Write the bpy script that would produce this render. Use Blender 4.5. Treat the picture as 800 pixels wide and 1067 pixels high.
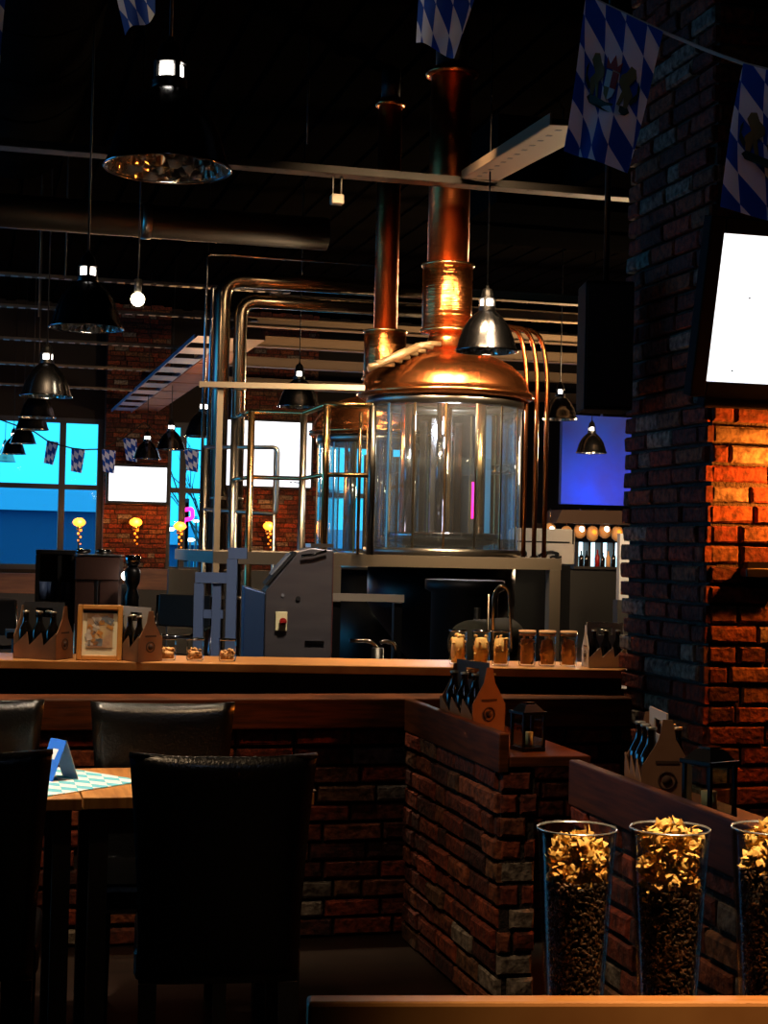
import bpy, math, random
from math import sin, cos, pi, tan, radians, sqrt
from mathutils import Vector as V, Matrix as Mx

for o in list(bpy.data.objects):
    bpy.data.objects.remove(o)
SC = bpy.context.scene
COL = SC.collection

# ------------------------------------------------------------------ camera
FPX = 1650.0
EYE = V((0, 0, 1.5))
YAW, PITCH, ROLL = radians(14.6), radians(1.23), radians(1.3)
cam_d = bpy.data.cameras.new('camera')
cam = bpy.data.objects.new('camera', cam_d)
COL.objects.link(cam)
SC.camera = cam
cam_d.sensor_fit = 'HORIZONTAL'
cam_d.sensor_width = 36.0
cam_d.lens = 36.0 * FPX / 800.0
cam_d.clip_start = 0.05
cam_d.clip_end = 300
CM = (Mx.Rotation(-YAW, 4, 'Z') @ Mx.Rotation(radians(90) + PITCH, 4, 'X') @ Mx.Rotation(ROLL, 4, 'Z'))
cam.matrix_world = Mx.Translation(EYE) @ CM
FWD = V((sin(YAW), cos(YAW), 0))

def ray(px, py):
    return (CM.to_3x3() @ V(((px - 400) / FPX, (533.5 - py) / FPX, -1.0)))
def at(px, py, d):
    """point seen at px,py whose horizontal depth along the view heading is d"""
    r = ray(px, py); return EYE + r * (d / r.dot(FWD))
def at_y(px, py, y):
    r = ray(px, py); return EYE + r * (y / r.y)
def at_x(px, py, x):
    r = ray(px, py); return EYE + r * (x / r.x)
def at_z(px, py, z):
    r = ray(px, py); return EYE + r * ((z - EYE.z) / r.z)

# ------------------------------------------------------------------ look, world
SC.view_settings.view_transform = 'Standard'
SC.view_settings.look = 'None'
SC.view_settings.gamma = 1.0
SC.view_settings.use_curve_mapping = False
SC.view_settings.exposure = 0.0
SC.cycles.max_bounces = 7
SC.cycles.diffuse_bounces = 2
SC.cycles.glossy_bounces = 4
SC.cycles.transmission_bounces = 5
SC.cycles.transparent_max_bounces = 24
SC.cycles.sample_clamp_indirect = 4.0
SC.cycles.caustics_reflective = False
SC.cycles.caustics_refractive = False
SC.cycles.use_denoising = True

def lin(c):
    out = []
    for x in c[:3]:
        x = x / 255.0
        out.append(x / 12.92 if x <= 0.04045 else ((x + 0.055) / 1.055) ** 2.4)
    return tuple(out)

W = bpy.data.worlds.new('dusk_sky'); SC.world = W; W.use_nodes = True
wn = W.node_tree.nodes; wl = W.node_tree.links
bg = wn['Background']
tc = wn.new('ShaderNodeTexCoord'); sp = wn.new('ShaderNodeSeparateXYZ'); rp = wn.new('ShaderNodeValToRGB')
wl.new(tc.outputs['Generated'], sp.inputs[0]); wl.new(sp.outputs['Z'], rp.inputs[0]); wl.new(rp.outputs[0], bg.inputs[0])
rp.color_ramp.elements[0].position = 0.0; rp.color_ramp.elements[0].color = (*lin((40, 190, 250)), 1)
rp.color_ramp.elements[1].position = 0.35; rp.color_ramp.elements[1].color = (*lin((90, 225, 250)), 1)
bg.inputs[1].default_value = 2.1

def light(name, kind, loc, energy, color, size=0.1, target=None, spot=60, blend=0.6, size_y=None, spread=None):
    d = bpy.data.lights.new(name, kind); d.energy = energy; d.color = lin(color)
    if kind == 'SPOT':
        d.spot_size = radians(spot); d.spot_blend = blend; d.shadow_soft_size = size
    elif kind == 'POINT':
        d.shadow_soft_size = size
    elif kind == 'AREA':
        d.size = size
        if size_y: d.shape = 'RECTANGLE'; d.size_y = size_y
        if spread: d.spread = radians(spread)
    o = bpy.data.objects.new(name, d); COL.objects.link(o); o.location = loc
    if target is not None:
        o.rotation_euler = (V(target) - V(loc)).to_track_quat('-Z', 'Y').to_euler()
    return o

WARM = (255, 214, 165); AMBER = (255, 150, 60)
# daylight from the side windows (left of the frame), dusk blue
light('side_window_daylight', 'AREA', (-8.6, 15, 2.4), 75, (90, 130, 255), 12, (4, 14, 1.6), size_y=2.4)
light('end_window_daylight', 'AREA', (-1.5, 28.3, 2.4), 60, (60, 180, 255), 6, (2, 10, 1.6), size_y=2.2)
# overhead lights without fixtures, some of them added to brighten parts
light('table_spot', 'SPOT', (0.0, 4.6, 3.6), 700, (255, 232, 205), 0.06, (0.2, 4.8, 0.78), 26, 0.9)
light('chair_spot', 'SPOT', (0.2, 3.4, 4.2), 160, WARM, 0.12, (0.3, 5.3, 0.95), 30, 0.9)
for cx_, cy_, ce_ in ((-.55, 6.12, 420), (.3, 6.2, 360), (1.2, 6.4, 560), (2.05, 6.5, 700)):
    light('counter_spot', 'SPOT', (cx_, cy_, 4.1), ce_, (255, 226, 184), 0.05, (cx_ + .05, cy_, 1.02), 32, 1.0)
light('front_board_spot', 'SPOT', (0.8, 1.15, 2.95), 400, (255, 216, 165), 0.05, (0.9, 1.58, 1.1), 34, 0.9)
light('aisle_fill', 'SPOT', (-0.2, 3.2, 4.2), 200, WARM, 0.1, (1.7, 4.3, 0.5), 40, 1.0)  # added to warm the partition's left face
light('kettle_spot_a', 'SPOT', (1.7, 8.4, 3.9), 1500, (255, 214, 165), 0.07, (3.4, 11.5, 2.75), 34, 0.9)
light('kettle_spot_b', 'SPOT', (4.6, 8.6, 3.7), 1500, (255, 214, 165), 0.07, (3.5, 11.5, 2.75), 34, 0.9)
light('kettle_fill', 'SPOT', (3.3, 9.2, 3.5), 260, (255, 214, 165), 0.10, (3.3, 11.0, 1.9), 62, .8)  # added to brighten the copper collar and the platform beam
light('copper_fill', 'AREA', (3.0, 9.3, 4.4), 75, (255, 214, 165), 1.4, (3.3, 11.6, 2.4), size_y=.5, spread=66)  # added soft light that gives the copper its gradients
light('rear_kettle_fill', 'SPOT', (1.7, 10.2, 3.9), 500, (255, 214, 165), 0.06, (3.1, 13.4, 3.1), 30, 0.9)  # added to brighten the rear kettle's collar
light('housing_fill', 'POINT', (3.45, 11.3, 2.45), 34, (235, 238, 250), 0.06)  # added inside the glass housing to lighten its interior
light('brewhouse_fill', 'SPOT', (3.0, 12.6, 4.0), 90, WARM, 0.15, (2.6, 14.0, 2.0), 110, .9)  # unseen light without a fixture above the steam pipes
light('hall_fill', 'SPOT', (0.6, 10.6, 3.9), 800, WARM, 0.15, (0.4, 14.5, 1.2), 80, .9)  # added to light the pipes and booths, no fixture
light('railing_fill', 'SPOT', (1.4, 8.6, 3.9), 220, WARM, 0.1, (1.9, 11.5, 2.0), 50, .9)  # added to brighten the brass railing
light('console_fill', 'SPOT', (1.6, 6.4, 3.3), 260, (255, 232, 210), 0.1, (1.6, 8.3, 1.1), 60, 0.9)  # added to brighten the console's side
light('wall_sconce_glow', 'POINT', (3.02, 5.03, 1.76), 62, (255, 130, 40), 0.05)
light('bar_glow', 'POINT', (8.0, 18.0, 2.6), 900, WARM, 0.3)
light('hall_glow', 'POINT', (3.0, 20.0, 2.6), 150, (255, 190, 130), 0.3)

# ------------------------------------------------------------------ materials
MATS = {}
def mat(name, color=(128, 128, 128), rough=0.5, metal=0.0, emit=None, es=0.0, noise=None, bump=None, spec=None, attr=False, coat=0.0, aniso=None):
    m = bpy.data.materials.new(name); m.use_nodes = True
    nt = m.node_tree; p = nt.nodes['Principled BSDF']
    c = lin(color)
    p.inputs['Base Color'].default_value = (*c, 1)
    p.inputs['Roughness'].default_value = rough
    p.inputs['Metallic'].default_value = metal
    if coat: p.inputs['Coat Weight'].default_value = coat; p.inputs['Coat Roughness'].default_value = 0.15
    if spec is not None: p.inputs['Specular IOR Level'].default_value = spec
    if emit is not None:
        p.inputs['Emission Color'].default_value = (*lin(emit), 1); p.inputs['Emission Strength'].default_value = es
    if attr:
        a = nt.nodes.new('ShaderNodeAttribute'); a.attribute_name = 'bc'
        nt.links.new(a.outputs['Color'], p.inputs['Base Color'])
        src = a.outputs['Color']
    else:
        src = None
    if noise:
        sc, col2, stretch = noise
        t = nt.nodes.new('ShaderNodeTexCoord'); mp = nt.nodes.new('ShaderNodeMapping'); mp.inputs['Scale'].default_value = stretch
        n = nt.nodes.new('ShaderNodeTexNoise'); n.inputs['Scale'].default_value = sc; n.inputs['Detail'].default_value = 5
        r = nt.nodes.new('ShaderNodeValToRGB'); r.color_ramp.elements[0].position = 0.35; r.color_ramp.elements[1].position = 0.68
        nt.links.new(t.outputs['Object'], mp.inputs[0]); nt.links.new(mp.outputs[0], n.inputs[0]); nt.links.new(n.outputs['Fac'], r.inputs[0])
        if src is None:
            r.color_ramp.elements[0].color = (*c, 1); r.color_ramp.elements[1].color = (*lin(col2), 1)
            nt.links.new(r.outputs[0], p.inputs['Base Color'])
        else:
            r.color_ramp.elements[0].color = (1, 1, 1, 1); r.color_ramp.elements[1].color = (*lin(col2), 1)
            mxn = nt.nodes.new('ShaderNodeMixRGB'); mxn.blend_type = 'MULTIPLY'; mxn.inputs[0].default_value = 1
            nt.links.new(src, mxn.inputs[1]); nt.links.new(r.outputs[0], mxn.inputs[2]); nt.links.new(mxn.outputs[0], p.inputs['Base Color'])
    if bump:
        sc, st, kind = bump
        t = nt.nodes.new('ShaderNodeTexCoord')
        n = nt.nodes.new('ShaderNodeTexVoronoi' if kind == 'vor' else 'ShaderNodeTexNoise'); n.inputs['Scale'].default_value = sc
        b = nt.nodes.new('ShaderNodeBump'); b.inputs['Strength'].default_value = st; b.inputs['Distance'].default_value = 0.02
        nt.links.new(t.outputs['Object'], n.inputs['Vector']); nt.links.new(n.outputs[0], b.inputs['Height']); nt.links.new(b.outputs[0], p.inputs['Normal'])
    MATS[name] = m
    return m

def glassmat(name, tint=(235, 245, 245), refl=0.35, rough=0.02, edge=0.55, haze=0.0):
    m = bpy.data.materials.new(name); m.use_nodes = True
    nt = m.node_tree; nt.nodes.remove(nt.nodes['Principled BSDF'])
    out = nt.nodes['Material Output']
    tr = nt.nodes.new('ShaderNodeBsdfTransparent'); tr.inputs[0].default_value = (*lin(tint), 1)
    gl = nt.nodes.new('ShaderNodeBsdfGlossy'); gl.inputs['Roughness'].default_value = rough
    lw = nt.nodes.new('ShaderNodeLayerWeight'); lw.inputs[0].default_value = refl
    mx = nt.nodes.new('ShaderNodeMixShader')
    mu = nt.nodes.new('ShaderNodeMath'); mu.operation = 'MULTIPLY'; mu.inputs[1].default_value = edge
    nt.links.new(lw.outputs['Fresnel'], mu.inputs[0]); nt.links.new(mu.outputs[0], mx.inputs[0]); nt.links.new(tr.outputs[0], mx.inputs[1]); nt.links.new(gl.outputs[0], mx.inputs[2])
    nt.links.new(mx.outputs[0], out.inputs[0])
    if haze:
        df = nt.nodes.new('ShaderNodeBsdfDiffuse'); df.inputs[0].default_value = (.62, .68, .72, 1)
        m2 = nt.nodes.new('ShaderNodeMixShader'); m2.inputs[0].default_value = haze
        nt.links.new(mx.outputs[0], m2.inputs[1]); nt.links.new(df.outputs[0], m2.inputs[2]); nt.links.new(m2.outputs[0], out.inputs[0])
    MATS[name] = m
    return m

M = MATS
mat('brick', attr=True, rough=0.85, noise=(35, (120, 110, 105), (1, 1, 1)), bump=(45, 0.45, 'noise'))
mat('mortar', (70, 62, 54), 0.95, bump=(80, 0.6, 'noise'))
mat('dark_mortar', (40, 30, 24), 0.95, bump=(80, 0.6, 'noise'))
mat('floor_wood', (34, 20, 12), 0.38, noise=(3, (20, 12, 7), (1, 9, 1)))
mat('cap_wood', (100, 52, 22), 0.5, spec=.25, noise=(6, (58, 30, 14), (1, 1, 12)))
mat('counter_wood', (196, 136, 74), 0.38, noise=(5, (158, 100, 50), (1, 10, 1)))
mat('table_wood', (176, 122, 62), 0.4, noise=(6, (140, 88, 40), (10, 1, 1)))
mat('dark_wood', (26, 17, 11), 0.6, noise=(6, (16, 10, 7), (1, 6, 1)))
mat('booth_wood', (104, 62, 38), 0.6, noise=(4, (78, 44, 26), (1, 1, 8)))
mat('box_wood', (66, 38, 28), 0.6)
mat('leather', (9, 8, 7), 0.28, bump=(120, 0.12, 'noise'), coat=0.2)
mat('black', (8, 8, 9), 0.55)
mat('black_metal', (10, 10, 11), 0.35, metal=0.3)
mat('ceiling_dark', (7, 6, 6), 1.0, spec=0.0, noise=(2, (11, 9, 7), (1, 8, 1)))
mat('wall_dark', (22, 17, 14), 0.9)
mat('chrome', (150, 150, 155), 0.12, metal=1)
mat('dark_chrome', (140, 140, 144), 0.2, metal=1)
mat('rim_glint', (225, 225, 225), 0.25, metal=0.9)  # bright metal standing in for the highlight on the glass rims
mat('hammered', (190, 188, 184), 0.18, metal=1, bump=(22, 1.0, 'vor'))
mat('steel', (165, 160, 150), 0.3, metal=1)
mat('insulated_pipe', (150, 138, 120), 0.24, metal=1)
mat('brass', (206, 168, 116), 0.26, metal=1)
mat('painted_steel', (160, 148, 130), 0.5, metal=0.2)
mat('blue_lit_steel', (96, 118, 160), 0.5, metal=0.2)  # the windows' blue light put into the steel colour
mat('copper', (232, 142, 84), 0.24, metal=1, bump=(3, 0.06, 'noise'))
mat('copper_brushed', (226, 138, 80), 0.22, metal=1)
mat('copper_dark', (196, 112, 64), 0.34, metal=1)
mat('galv', (95, 88, 80), 0.5, metal=0.6, noise=(3, (70, 64, 58), (1, 1, 1)))
mat('duct', (26, 25, 24), 0.9, spec=.0, noise=(2, (20, 19, 18), (1, 6, 1)))
mat('galv_dark', (66, 60, 54), 0.6, metal=0.3, noise=(3, (48, 44, 40), (1, 1, 1)))  # darker galvanised tone
mat('duct_mid', (46, 43, 38), 0.5, metal=0.3, noise=(1, (26, 24, 22), (1, 1, 1)))
mat('beam_paint', (120, 98, 72), 0.6)
mat('card', (146, 106, 78), 0.9, noise=(14, (132, 94, 68), (1, 1, 1)))
mat('card_pale', (205, 190, 176), 0.85)
mat('card_grey', (70, 68, 70), 0.85)
mat('print_brown', (70, 48, 36), 0.9)
mat('bottle', (16, 12, 9), 0.08, coat=0.6)
mat('bottle_cap', (190, 180, 160), 0.3, metal=0.8)
mat('screen_white', (255, 255, 255), 0.5, emit=(250, 252, 255), es=1.6)
mat('screen_far', (255, 255, 255), 0.5, emit=(236, 242, 255), es=1.6)
mat('screen_mark', (40, 70, 60), 0.6)
mat('bulb_white', (255, 250, 240), 0.5, emit=(255, 246, 232), es=9)
mat('bulb_hot', (255, 250, 240), 0.5, emit=(255, 232, 190), es=22)
mat('bulb_amber', (255, 190, 90), 0.5, emit=(255, 150, 40), es=3.2)
mat('bulb_orange', (255, 170, 70), 0.5, emit=(255, 120, 24), es=1.8)
mat('neon_pink', (255, 40, 150), 0.5, emit=(255, 20, 130), es=5)
mat('backlit_white', (220, 240, 255), 0.5, emit=(190, 235, 255), es=2.2)
mat('speaker_black', (6, 9, 10), 0.8, spec=.2)
mat('frame_gold', (196, 132, 60), 0.45)
mat('mat_cream', (240, 226, 190), 0.7)
mat('paper', (232, 236, 238), 0.8)
mat('card_blue', (40, 110, 220), 0.6)
mat('navy_panel', (34, 70, 150), 0.8, noise=(1.2, (60, 54, 100), (1, 1, 1)))
mat('awning', (60, 40, 26), 0.8)
mat('machine_white', (214, 204, 190), 0.5)
mat('ink', (12, 10, 10), 0.7)
mat('console_steel', (112, 108, 110), 0.38, metal=0.7, noise=(2, (98, 94, 98), (1, 1, 6)))
mat('console_blue', (52, 78, 120), 0.4, metal=0.5)
mat('switch_yellow', (230, 220, 170), 0.5)
mat('red', (150, 22, 18), 0.4)
mat('post_red', (110, 40, 28), 0.5)
mat('nuts', (222, 166, 106), 0.7)
mat('chips', (236, 184, 104), 0.7)
mat('cork', (206, 152, 104), 0.8)
mat('hops', (242, 200, 110), 0.65, noise=(30, (222, 160, 70), (1, 1, 1)))
mat('malt', (62, 44, 30), 0.4, noise=(120, (112, 82, 58), (1, 1, 1)))
mat('malt_core', (22, 14, 9), 0.8)
mat('window_frame', (26, 34, 52), 0.5)
mat('outside_band', (120, 170, 210), 0.8)
mat('outside_dark', (34, 62, 104), 0.8)
mat('outside_snow', (90, 160, 200), 0.8)
mat('plastic_film', (96, 80, 58), 0.3)
mat('grey_drum', (60, 58, 46), 0.85, spec=.1)
mat('string', (170, 165, 155), 0.8)
mat('gold_thread', (112, 96, 48), 0.6)
mat('green_thread', (20, 44, 30), 0.7)
mat('red_thread', (150, 30, 26), 0.7)
mat('white_thread', (190, 190, 190), 0.7)
mat('poster', (206, 178, 130), 0.6, noise=(14, (150, 90, 80), (1, 1, 1)))
mat('poster_grey', (120, 122, 128), 0.6)
mat('blue_cloth', (40, 80, 170), 0.7)
glassmat('thin_glass', refl=0.22)
glassmat('housing_glass', (238, 246, 246), refl=0.3, haze=0.035)  # greyish veil of light mixed into the glass as diffuse
glassmat('window_glass', (240, 250, 250), refl=0.12)
glassmat('drink_glass', (248, 248, 246), refl=0.12)

def ridges(name, st):
    nt = M[name].node_tree; p = nt.nodes['Principled BSDF']
    t = nt.nodes.new('ShaderNodeTexCoord'); mp = nt.nodes.new('ShaderNodeMapping'); mp.inputs['Scale'].default_value = (.6, .6, 60)
    n = nt.nodes.new('ShaderNodeTexNoise'); n.inputs['Scale'].default_value = 2; n.inputs['Detail'].default_value = 3
    b = nt.nodes.new('ShaderNodeBump'); b.inputs['Strength'].default_value = st; b.inputs['Distance'].default_value = 0.01
    nt.links.new(t.outputs['Object'], mp.inputs[0]); nt.links.new(mp.outputs[0], n.inputs[0]); nt.links.new(n.outputs[0], b.inputs['Height']); nt.links.new(b.outputs[0], p.inputs['Normal'])
ridges('copper_brushed', .55); ridges('copper_dark', .4)
def flag_mat():
    m = bpy.data.materials.new('lozenge_cloth'); m.use_nodes = True
    nt = m.node_tree; p = nt.nodes['Principled BSDF']; p.inputs['Roughness'].default_value = 0.8
    uv = nt.nodes.new('ShaderNodeUVMap'); uv.uv_map = 'uv'
    ck = nt.nodes.new('ShaderNodeTexChecker'); ck.inputs['Scale'].default_value = 1.0
    ck.inputs['Color1'].default_value = (*lin((214, 226, 244)), 1); ck.inputs['Color2'].default_value = (*lin((20, 84, 190)), 1)
    nt.links.new(uv.outputs[0], ck.inputs[0]); nt.links.new(ck.outputs[0], p.inputs['Base Color'])
    tl = nt.nodes.new('ShaderNodeBsdfTranslucent'); nt.links.new(ck.outputs[0], tl.inputs[0])
    mx = nt.nodes.new('ShaderNodeMixShader'); mx.inputs[0].default_value = 0.35
    nt.links.new(p.outputs[0], mx.inputs[1]); nt.links.new(tl.outputs[0], mx.inputs[2]); nt.links.new(mx.outputs[0], nt.nodes['Material Output'].inputs[0])
    M['flag'] = m
    m2 = m.copy(); m2.name = 'lozenge_paper'
    c2 = [n for n in m2.node_tree.nodes if n.type == 'TEX_CHECKER'][0]
    c2.inputs['Color1'].default_value = (*lin((240, 240, 236)), 1); c2.inputs['Color2'].default_value = (*lin((110, 200, 214)), 1)
    M['lozenge_paper'] = m2
flag_mat()

# ------------------------------------------------------------------ mesh builder
class MB:
    def __init__(s):
        s.v = []; s.f = []; s.m = []; s.c = []; s.sm = []; s.uv = []
    def face(s, idx, mi=0, col=(1, 1, 1), sm=False, uv=None):
        s.f.append(tuple(idx)); s.m.append(mi); s.c.append(col); s.sm.append(sm); s.uv.append(uv)
    def add(s, pts):
        b = len(s.v); s.v.extend([tuple(p) for p in pts]); return b
    def hexa(s, p8, mi=0, col=(1, 1, 1)):
        b = s.add(p8)
        for q in ((0, 3, 2, 1), (4, 5, 6, 7), (0, 1, 5, 4), (1, 2, 6, 5), (2, 3, 7, 6), (3, 0, 4, 7)):
            s.face([b + i for i in q], mi, col)
    def box(s, c, size, mi=0, col=(1, 1, 1), rot=None, bev=0.0):
        c = V(c); hx, hy, hz = size[0] / 2, size[1] / 2, size[2] / 2
        R = rot if rot is not None else Mx.Identity(3)
        if isinstance(R, (int, float)): R = Mx.Rotation(R, 3, 'Z')
        if bev <= 0 or min(size) < bev * 2.2:
            pts = [c + R @ V((x * hx, y * hy, z * hz)) for x, y, z in ((-1, -1, -1), (1, -1, -1), (1, 1, -1), (-1, 1, -1), (-1, -1, 1), (1, -1, 1), (1, 1, 1), (-1, 1, 1))]
            s.hexa(pts, mi, col)
        else:
            h = (hx, hy, hz); idx = {}
            pts = []
            for sx in (-1, 1):
                for sy in (-1, 1):
                    for sz in (-1, 1):
                        for ax in range(3):
                            p = [sx * hx, sy * hy, sz * hz]
                            for k in range(3):
                                if k != ax: p[k] -= (sx, sy, sz)[k] * bev
                            idx[(sx, sy, sz, ax)] = len(pts); pts.append(c + R @ V(p))
            b = s.add(pts)
            S = (-1, 1)
            for ax in range(3):
                o1, o2 = [k for k in range(3) if k != ax]
                for sg in S:
                    q = []
                    for a1, a2 in ((-1, -1), (1, -1), (1, 1), (-1, 1)):
                        t = [0, 0, 0]; t[ax] = sg; t[o1] = a1; t[o2] = a2
                        q.append(b + idx[(*t, ax)])
                    flip = (sg < 0) ^ (ax == 1)
                    s.face(q[::-1] if flip else q, mi, col)
            for ax in range(3):
                o1, o2 = [k for k in range(3) if k != ax]
                for a1 in S:
                    for a2 in S:
                        t0 = [0] * 3; t1 = [0] * 3
                        t0[ax] = -1; t1[ax] = 1; t0[o1] = t1[o1] = a1; t0[o2] = t1[o2] = a2
                        s.face([b + idx[(*t0, o1)], b + idx[(*t1, o1)], b + idx[(*t1, o2)], b + idx[(*t0, o2)]], mi, col)
            for sx in S:
                for sy in S:
                    for sz in S:
                        s.face([b + idx[(sx, sy, sz, 0)], b + idx[(sx, sy, sz, 1)], b + idx[(sx, sy, sz, 2)]], mi, col)
        return s
    def bar(s, a, b, w, h=None, mi=0, col=(1, 1, 1), up=(0, 0, 1)):
        a = V(a); b = V(b); h = h or w; d = (b - a); L = d.length; d.normalize()
        u = V(up)
        if abs(d.dot(u)) > 0.98: u = V((0, 1, 0))
        x = d.cross(u).normalized(); z = x.cross(d).normalized()
        R = Mx((x, d, z)).transposed()
        s.box((a + b) / 2, (w, L, h), mi, col, R); return s
    def lathe(s, prof, c=(0, 0, 0), n=28, mi=0, col=(1, 1, 1), axis=None, sm=True, a0=0, a1=2 * pi, closed=True):
        c = V(c); R = Mx.Identity(3)
        if axis is not None: R = V((0, 0, 1)).rotation_difference(V(axis)).to_matrix()
        rings = []
        full = abs(a1 - a0 - 2 * pi) < 1e-6
        m = n if full else n + 1
        for r, z in prof:
            rings.append(s.add([c + R @ V((r * cos(a0 + (a1 - a0) * i / n), r * sin(a0 + (a1 - a0) * i / n), z)) for i in range(m)]))
        for k in range(len(rings) - 1):
            for i in range(n):
                j = (i + 1) % m
                s.face((rings[k] + i, rings[k] + j, rings[k + 1] + j, rings[k + 1] + i), mi, col, sm)
        if closed and full:
            if prof[0][0] > 1e-5: s.face([rings[0] + i for i in range(n)][::-1], mi, col)
            if prof[-1][0] > 1e-5: s.face([rings[-1] + i for i in range(n)], mi, col)
        return s
    def cyl(s, a, b, r, r2=None, n=16, mi=0, col=(1, 1, 1)):
        a = V(a); b = V(b); L = (b - a).length
        s.lathe([(r, 0), (r2 if r2 is not None else r, L)], a, n, mi, col, axis=(b - a)); return s
    def tube(s, pts, r, n=10, mi=0, col=(1, 1, 1), bend=0.0, bs=5):
        pts = [V(p) for p in pts]
        if bend > 0:
            out = [pts[0]]
            for i in range(1, len(pts) - 1):
                p = pts[i]; d0 = (pts[i - 1] - p); d1 = (pts[i + 1] - p)
                q = min(bend, d0.length * 0.49, d1.length * 0.49)
                A = p + d0.normalized() * q; B = p + d1.normalized() * q
                for k in range(bs + 1):
                    t = k / bs; out.append(A * (1 - t) ** 2 + p * 2 * t * (1 - t) + B * t * t)
            out.append(pts[-1]); pts = out
        rings = []
        d = (pts[1] - pts[0]).normalized()
        x = d.orthogonal().normalized()
        for i, p in enumerate(pts):
            dd = (pts[min(i + 1, len(pts) - 1)] - pts[max(i - 1, 0)])
            dd = dd.normalized() if dd.length > 1e-9 else d
            x = (x - dd * x.dot(dd)).normalized(); y = dd.cross(x)
            rr = r[i] if isinstance(r, (list, tuple)) else r
            rings.append(s.add([p + (x * cos(2 * pi * k / n) + y * sin(2 * pi * k / n)) * rr for k in range(n)]))
        for a, b in zip(rings, rings[1:]):
            for k in range(n):
                j = (k + 1) % n; s.face((a + k, a + j, b + j, b + k), mi, col, True)
        s.face([rings[0] + k for k in range(n)][::-1], mi, col); s.face([rings[-1] + k for k in range(n)], mi, col)
        return s
    def sph(s, c, r, n=12, m=8, mi=0, col=(1, 1, 1), sc=(1, 1, 1), R=None):
        c = V(c); R = R or Mx.Identity(3)
        b = s.add([c + R @ V((0, 0, -r * sc[2]))] + [c + R @ V((r * sc[0] * sin(pi * j / m) * cos(2 * pi * i / n), r * sc[1] * sin(pi * j / m) * sin(2 * pi * i / n), -r * sc[2] * cos(pi * j / m))) for j in range(1, m) for i in range(n)] + [c + R @ V((0, 0, r * sc[2]))])
        for i in range(n):
            k = (i + 1) % n
            s.face((b, b + 1 + k, b + 1 + i), mi, col, True)
            for j in range(m - 2):
                s.face((b + 1 + j * n + i, b + 1 + j * n + k, b + 1 + (j + 1) * n + k, b + 1 + (j + 1) * n + i), mi, col, True)
            e = b + 1 + (m - 1) * n
            s.face((e, b + 1 + (m - 2) * n + i, b + 1 + (m - 2) * n + k), mi, col, True)
        return s
    def prism(s, poly, thick, O, U, Vv, mi=0, col=(1, 1, 1)):
        """poly in (u,v) extruded by thick along U x V"""
        O = V(O); U = V(U).normalized(); Vv = V(Vv).normalized(); N = U.cross(Vv)
        n = len(poly)
        a = s.add([O + U * u + Vv * v for u, v in poly]); b = s.add([O + U * u + Vv * v + N * thick for u, v in poly])
        s.face([a + i for i in range(n)][::-1], mi, col); s.face([b + i for i in range(n)], mi, col)
        for i in range(n):
            j = (i + 1) % n; s.face((a + i, a + j, b + j, b + i), mi, col)
        return s
    def build(s, name, mats, parent=None, loc=None, rz=0.0, bevel=0.0):
        me = bpy.data.meshes.new(name)
        o = bpy.data.objects.new(name, me); COL.objects.link(o)
        off = V(loc) if loc is not None else V((0, 0, 0))
        me.from_pydata(s.v, [], s.f); 
        if not isinstance(mats, (list, tuple)): mats = [mats]
        for m in mats: me.materials.append(M[m] if isinstance(m, str) else m)
        me.polygons.foreach_set('material_index', s.m)
        me.polygons.foreach_set('use_smooth', s.sm)
        if any(c != (1, 1, 1) for c in s.c):
            ca = me.color_attributes.new('bc', 'FLOAT_COLOR', 'CORNER')
            buf = []
            for p, c in zip(me.polygons, s.c): buf.extend([c[0], c[1], c[2], 1.0] * p.loop_total)
            ca.data.foreach_set('color', buf)
        if any(u is not None for u in s.uv):
            ul = me.uv_layers.new(name='uv'); buf = []
            for p, u in zip(me.polygons, s.uv):
                for k in range(p.loop_total):
                    buf.extend(u[k] if u is not None else (0, 0))
            ul.data.foreach_set('uv', buf)
        me.validate(); me.update()
        o.location = off; o.rotation_euler = (0, 0, rz)
        if parent is not None: o.parent = parent
        if bevel > 0:
            b = o.modifiers.new('bevel', 'BEVEL'); b.width = bevel; b.segments = 2; b.limit_method = 'ANGLE'
        return o

def tag(o, label=None, cat=None, group=None, kind=None):
    if label: o['label'] = label
    if cat: o['category'] = cat
    if group: o['group'] = group
    if kind: o['kind'] = kind
    return o
def thing(name, loc, label, cat, group=None, rz=0.0):
    o = bpy.data.objects.new(name, None); COL.objects.link(o); o.empty_display_size = 0.1
    o.location = loc; o.rotation_euler = (0, 0, rz)
    return tag(o, label, cat, group)
def struct(o): o['kind'] = 'structure'; return o
def dup(o, loc, rz=None, label=None, scale=None):
    kids = {}
    for c in bpy.data.objects:
        if c.parent: kids.setdefault(c.parent.name, []).append(c)
    def rec(x, par):
        c = x.copy(); COL.objects.link(c)
        if par is not None: c.parent = par
        for k in kids.get(x.name, []): rec(k, c)
        return c
    r = rec(o, None); r.location = loc
    if rz is not None: r.rotation_euler = (0, 0, rz)
    if label: r['label'] = label
    if scale: r.scale = (scale,) * 3
    return r
def label(o, t): o['label'] = t; return o

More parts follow.
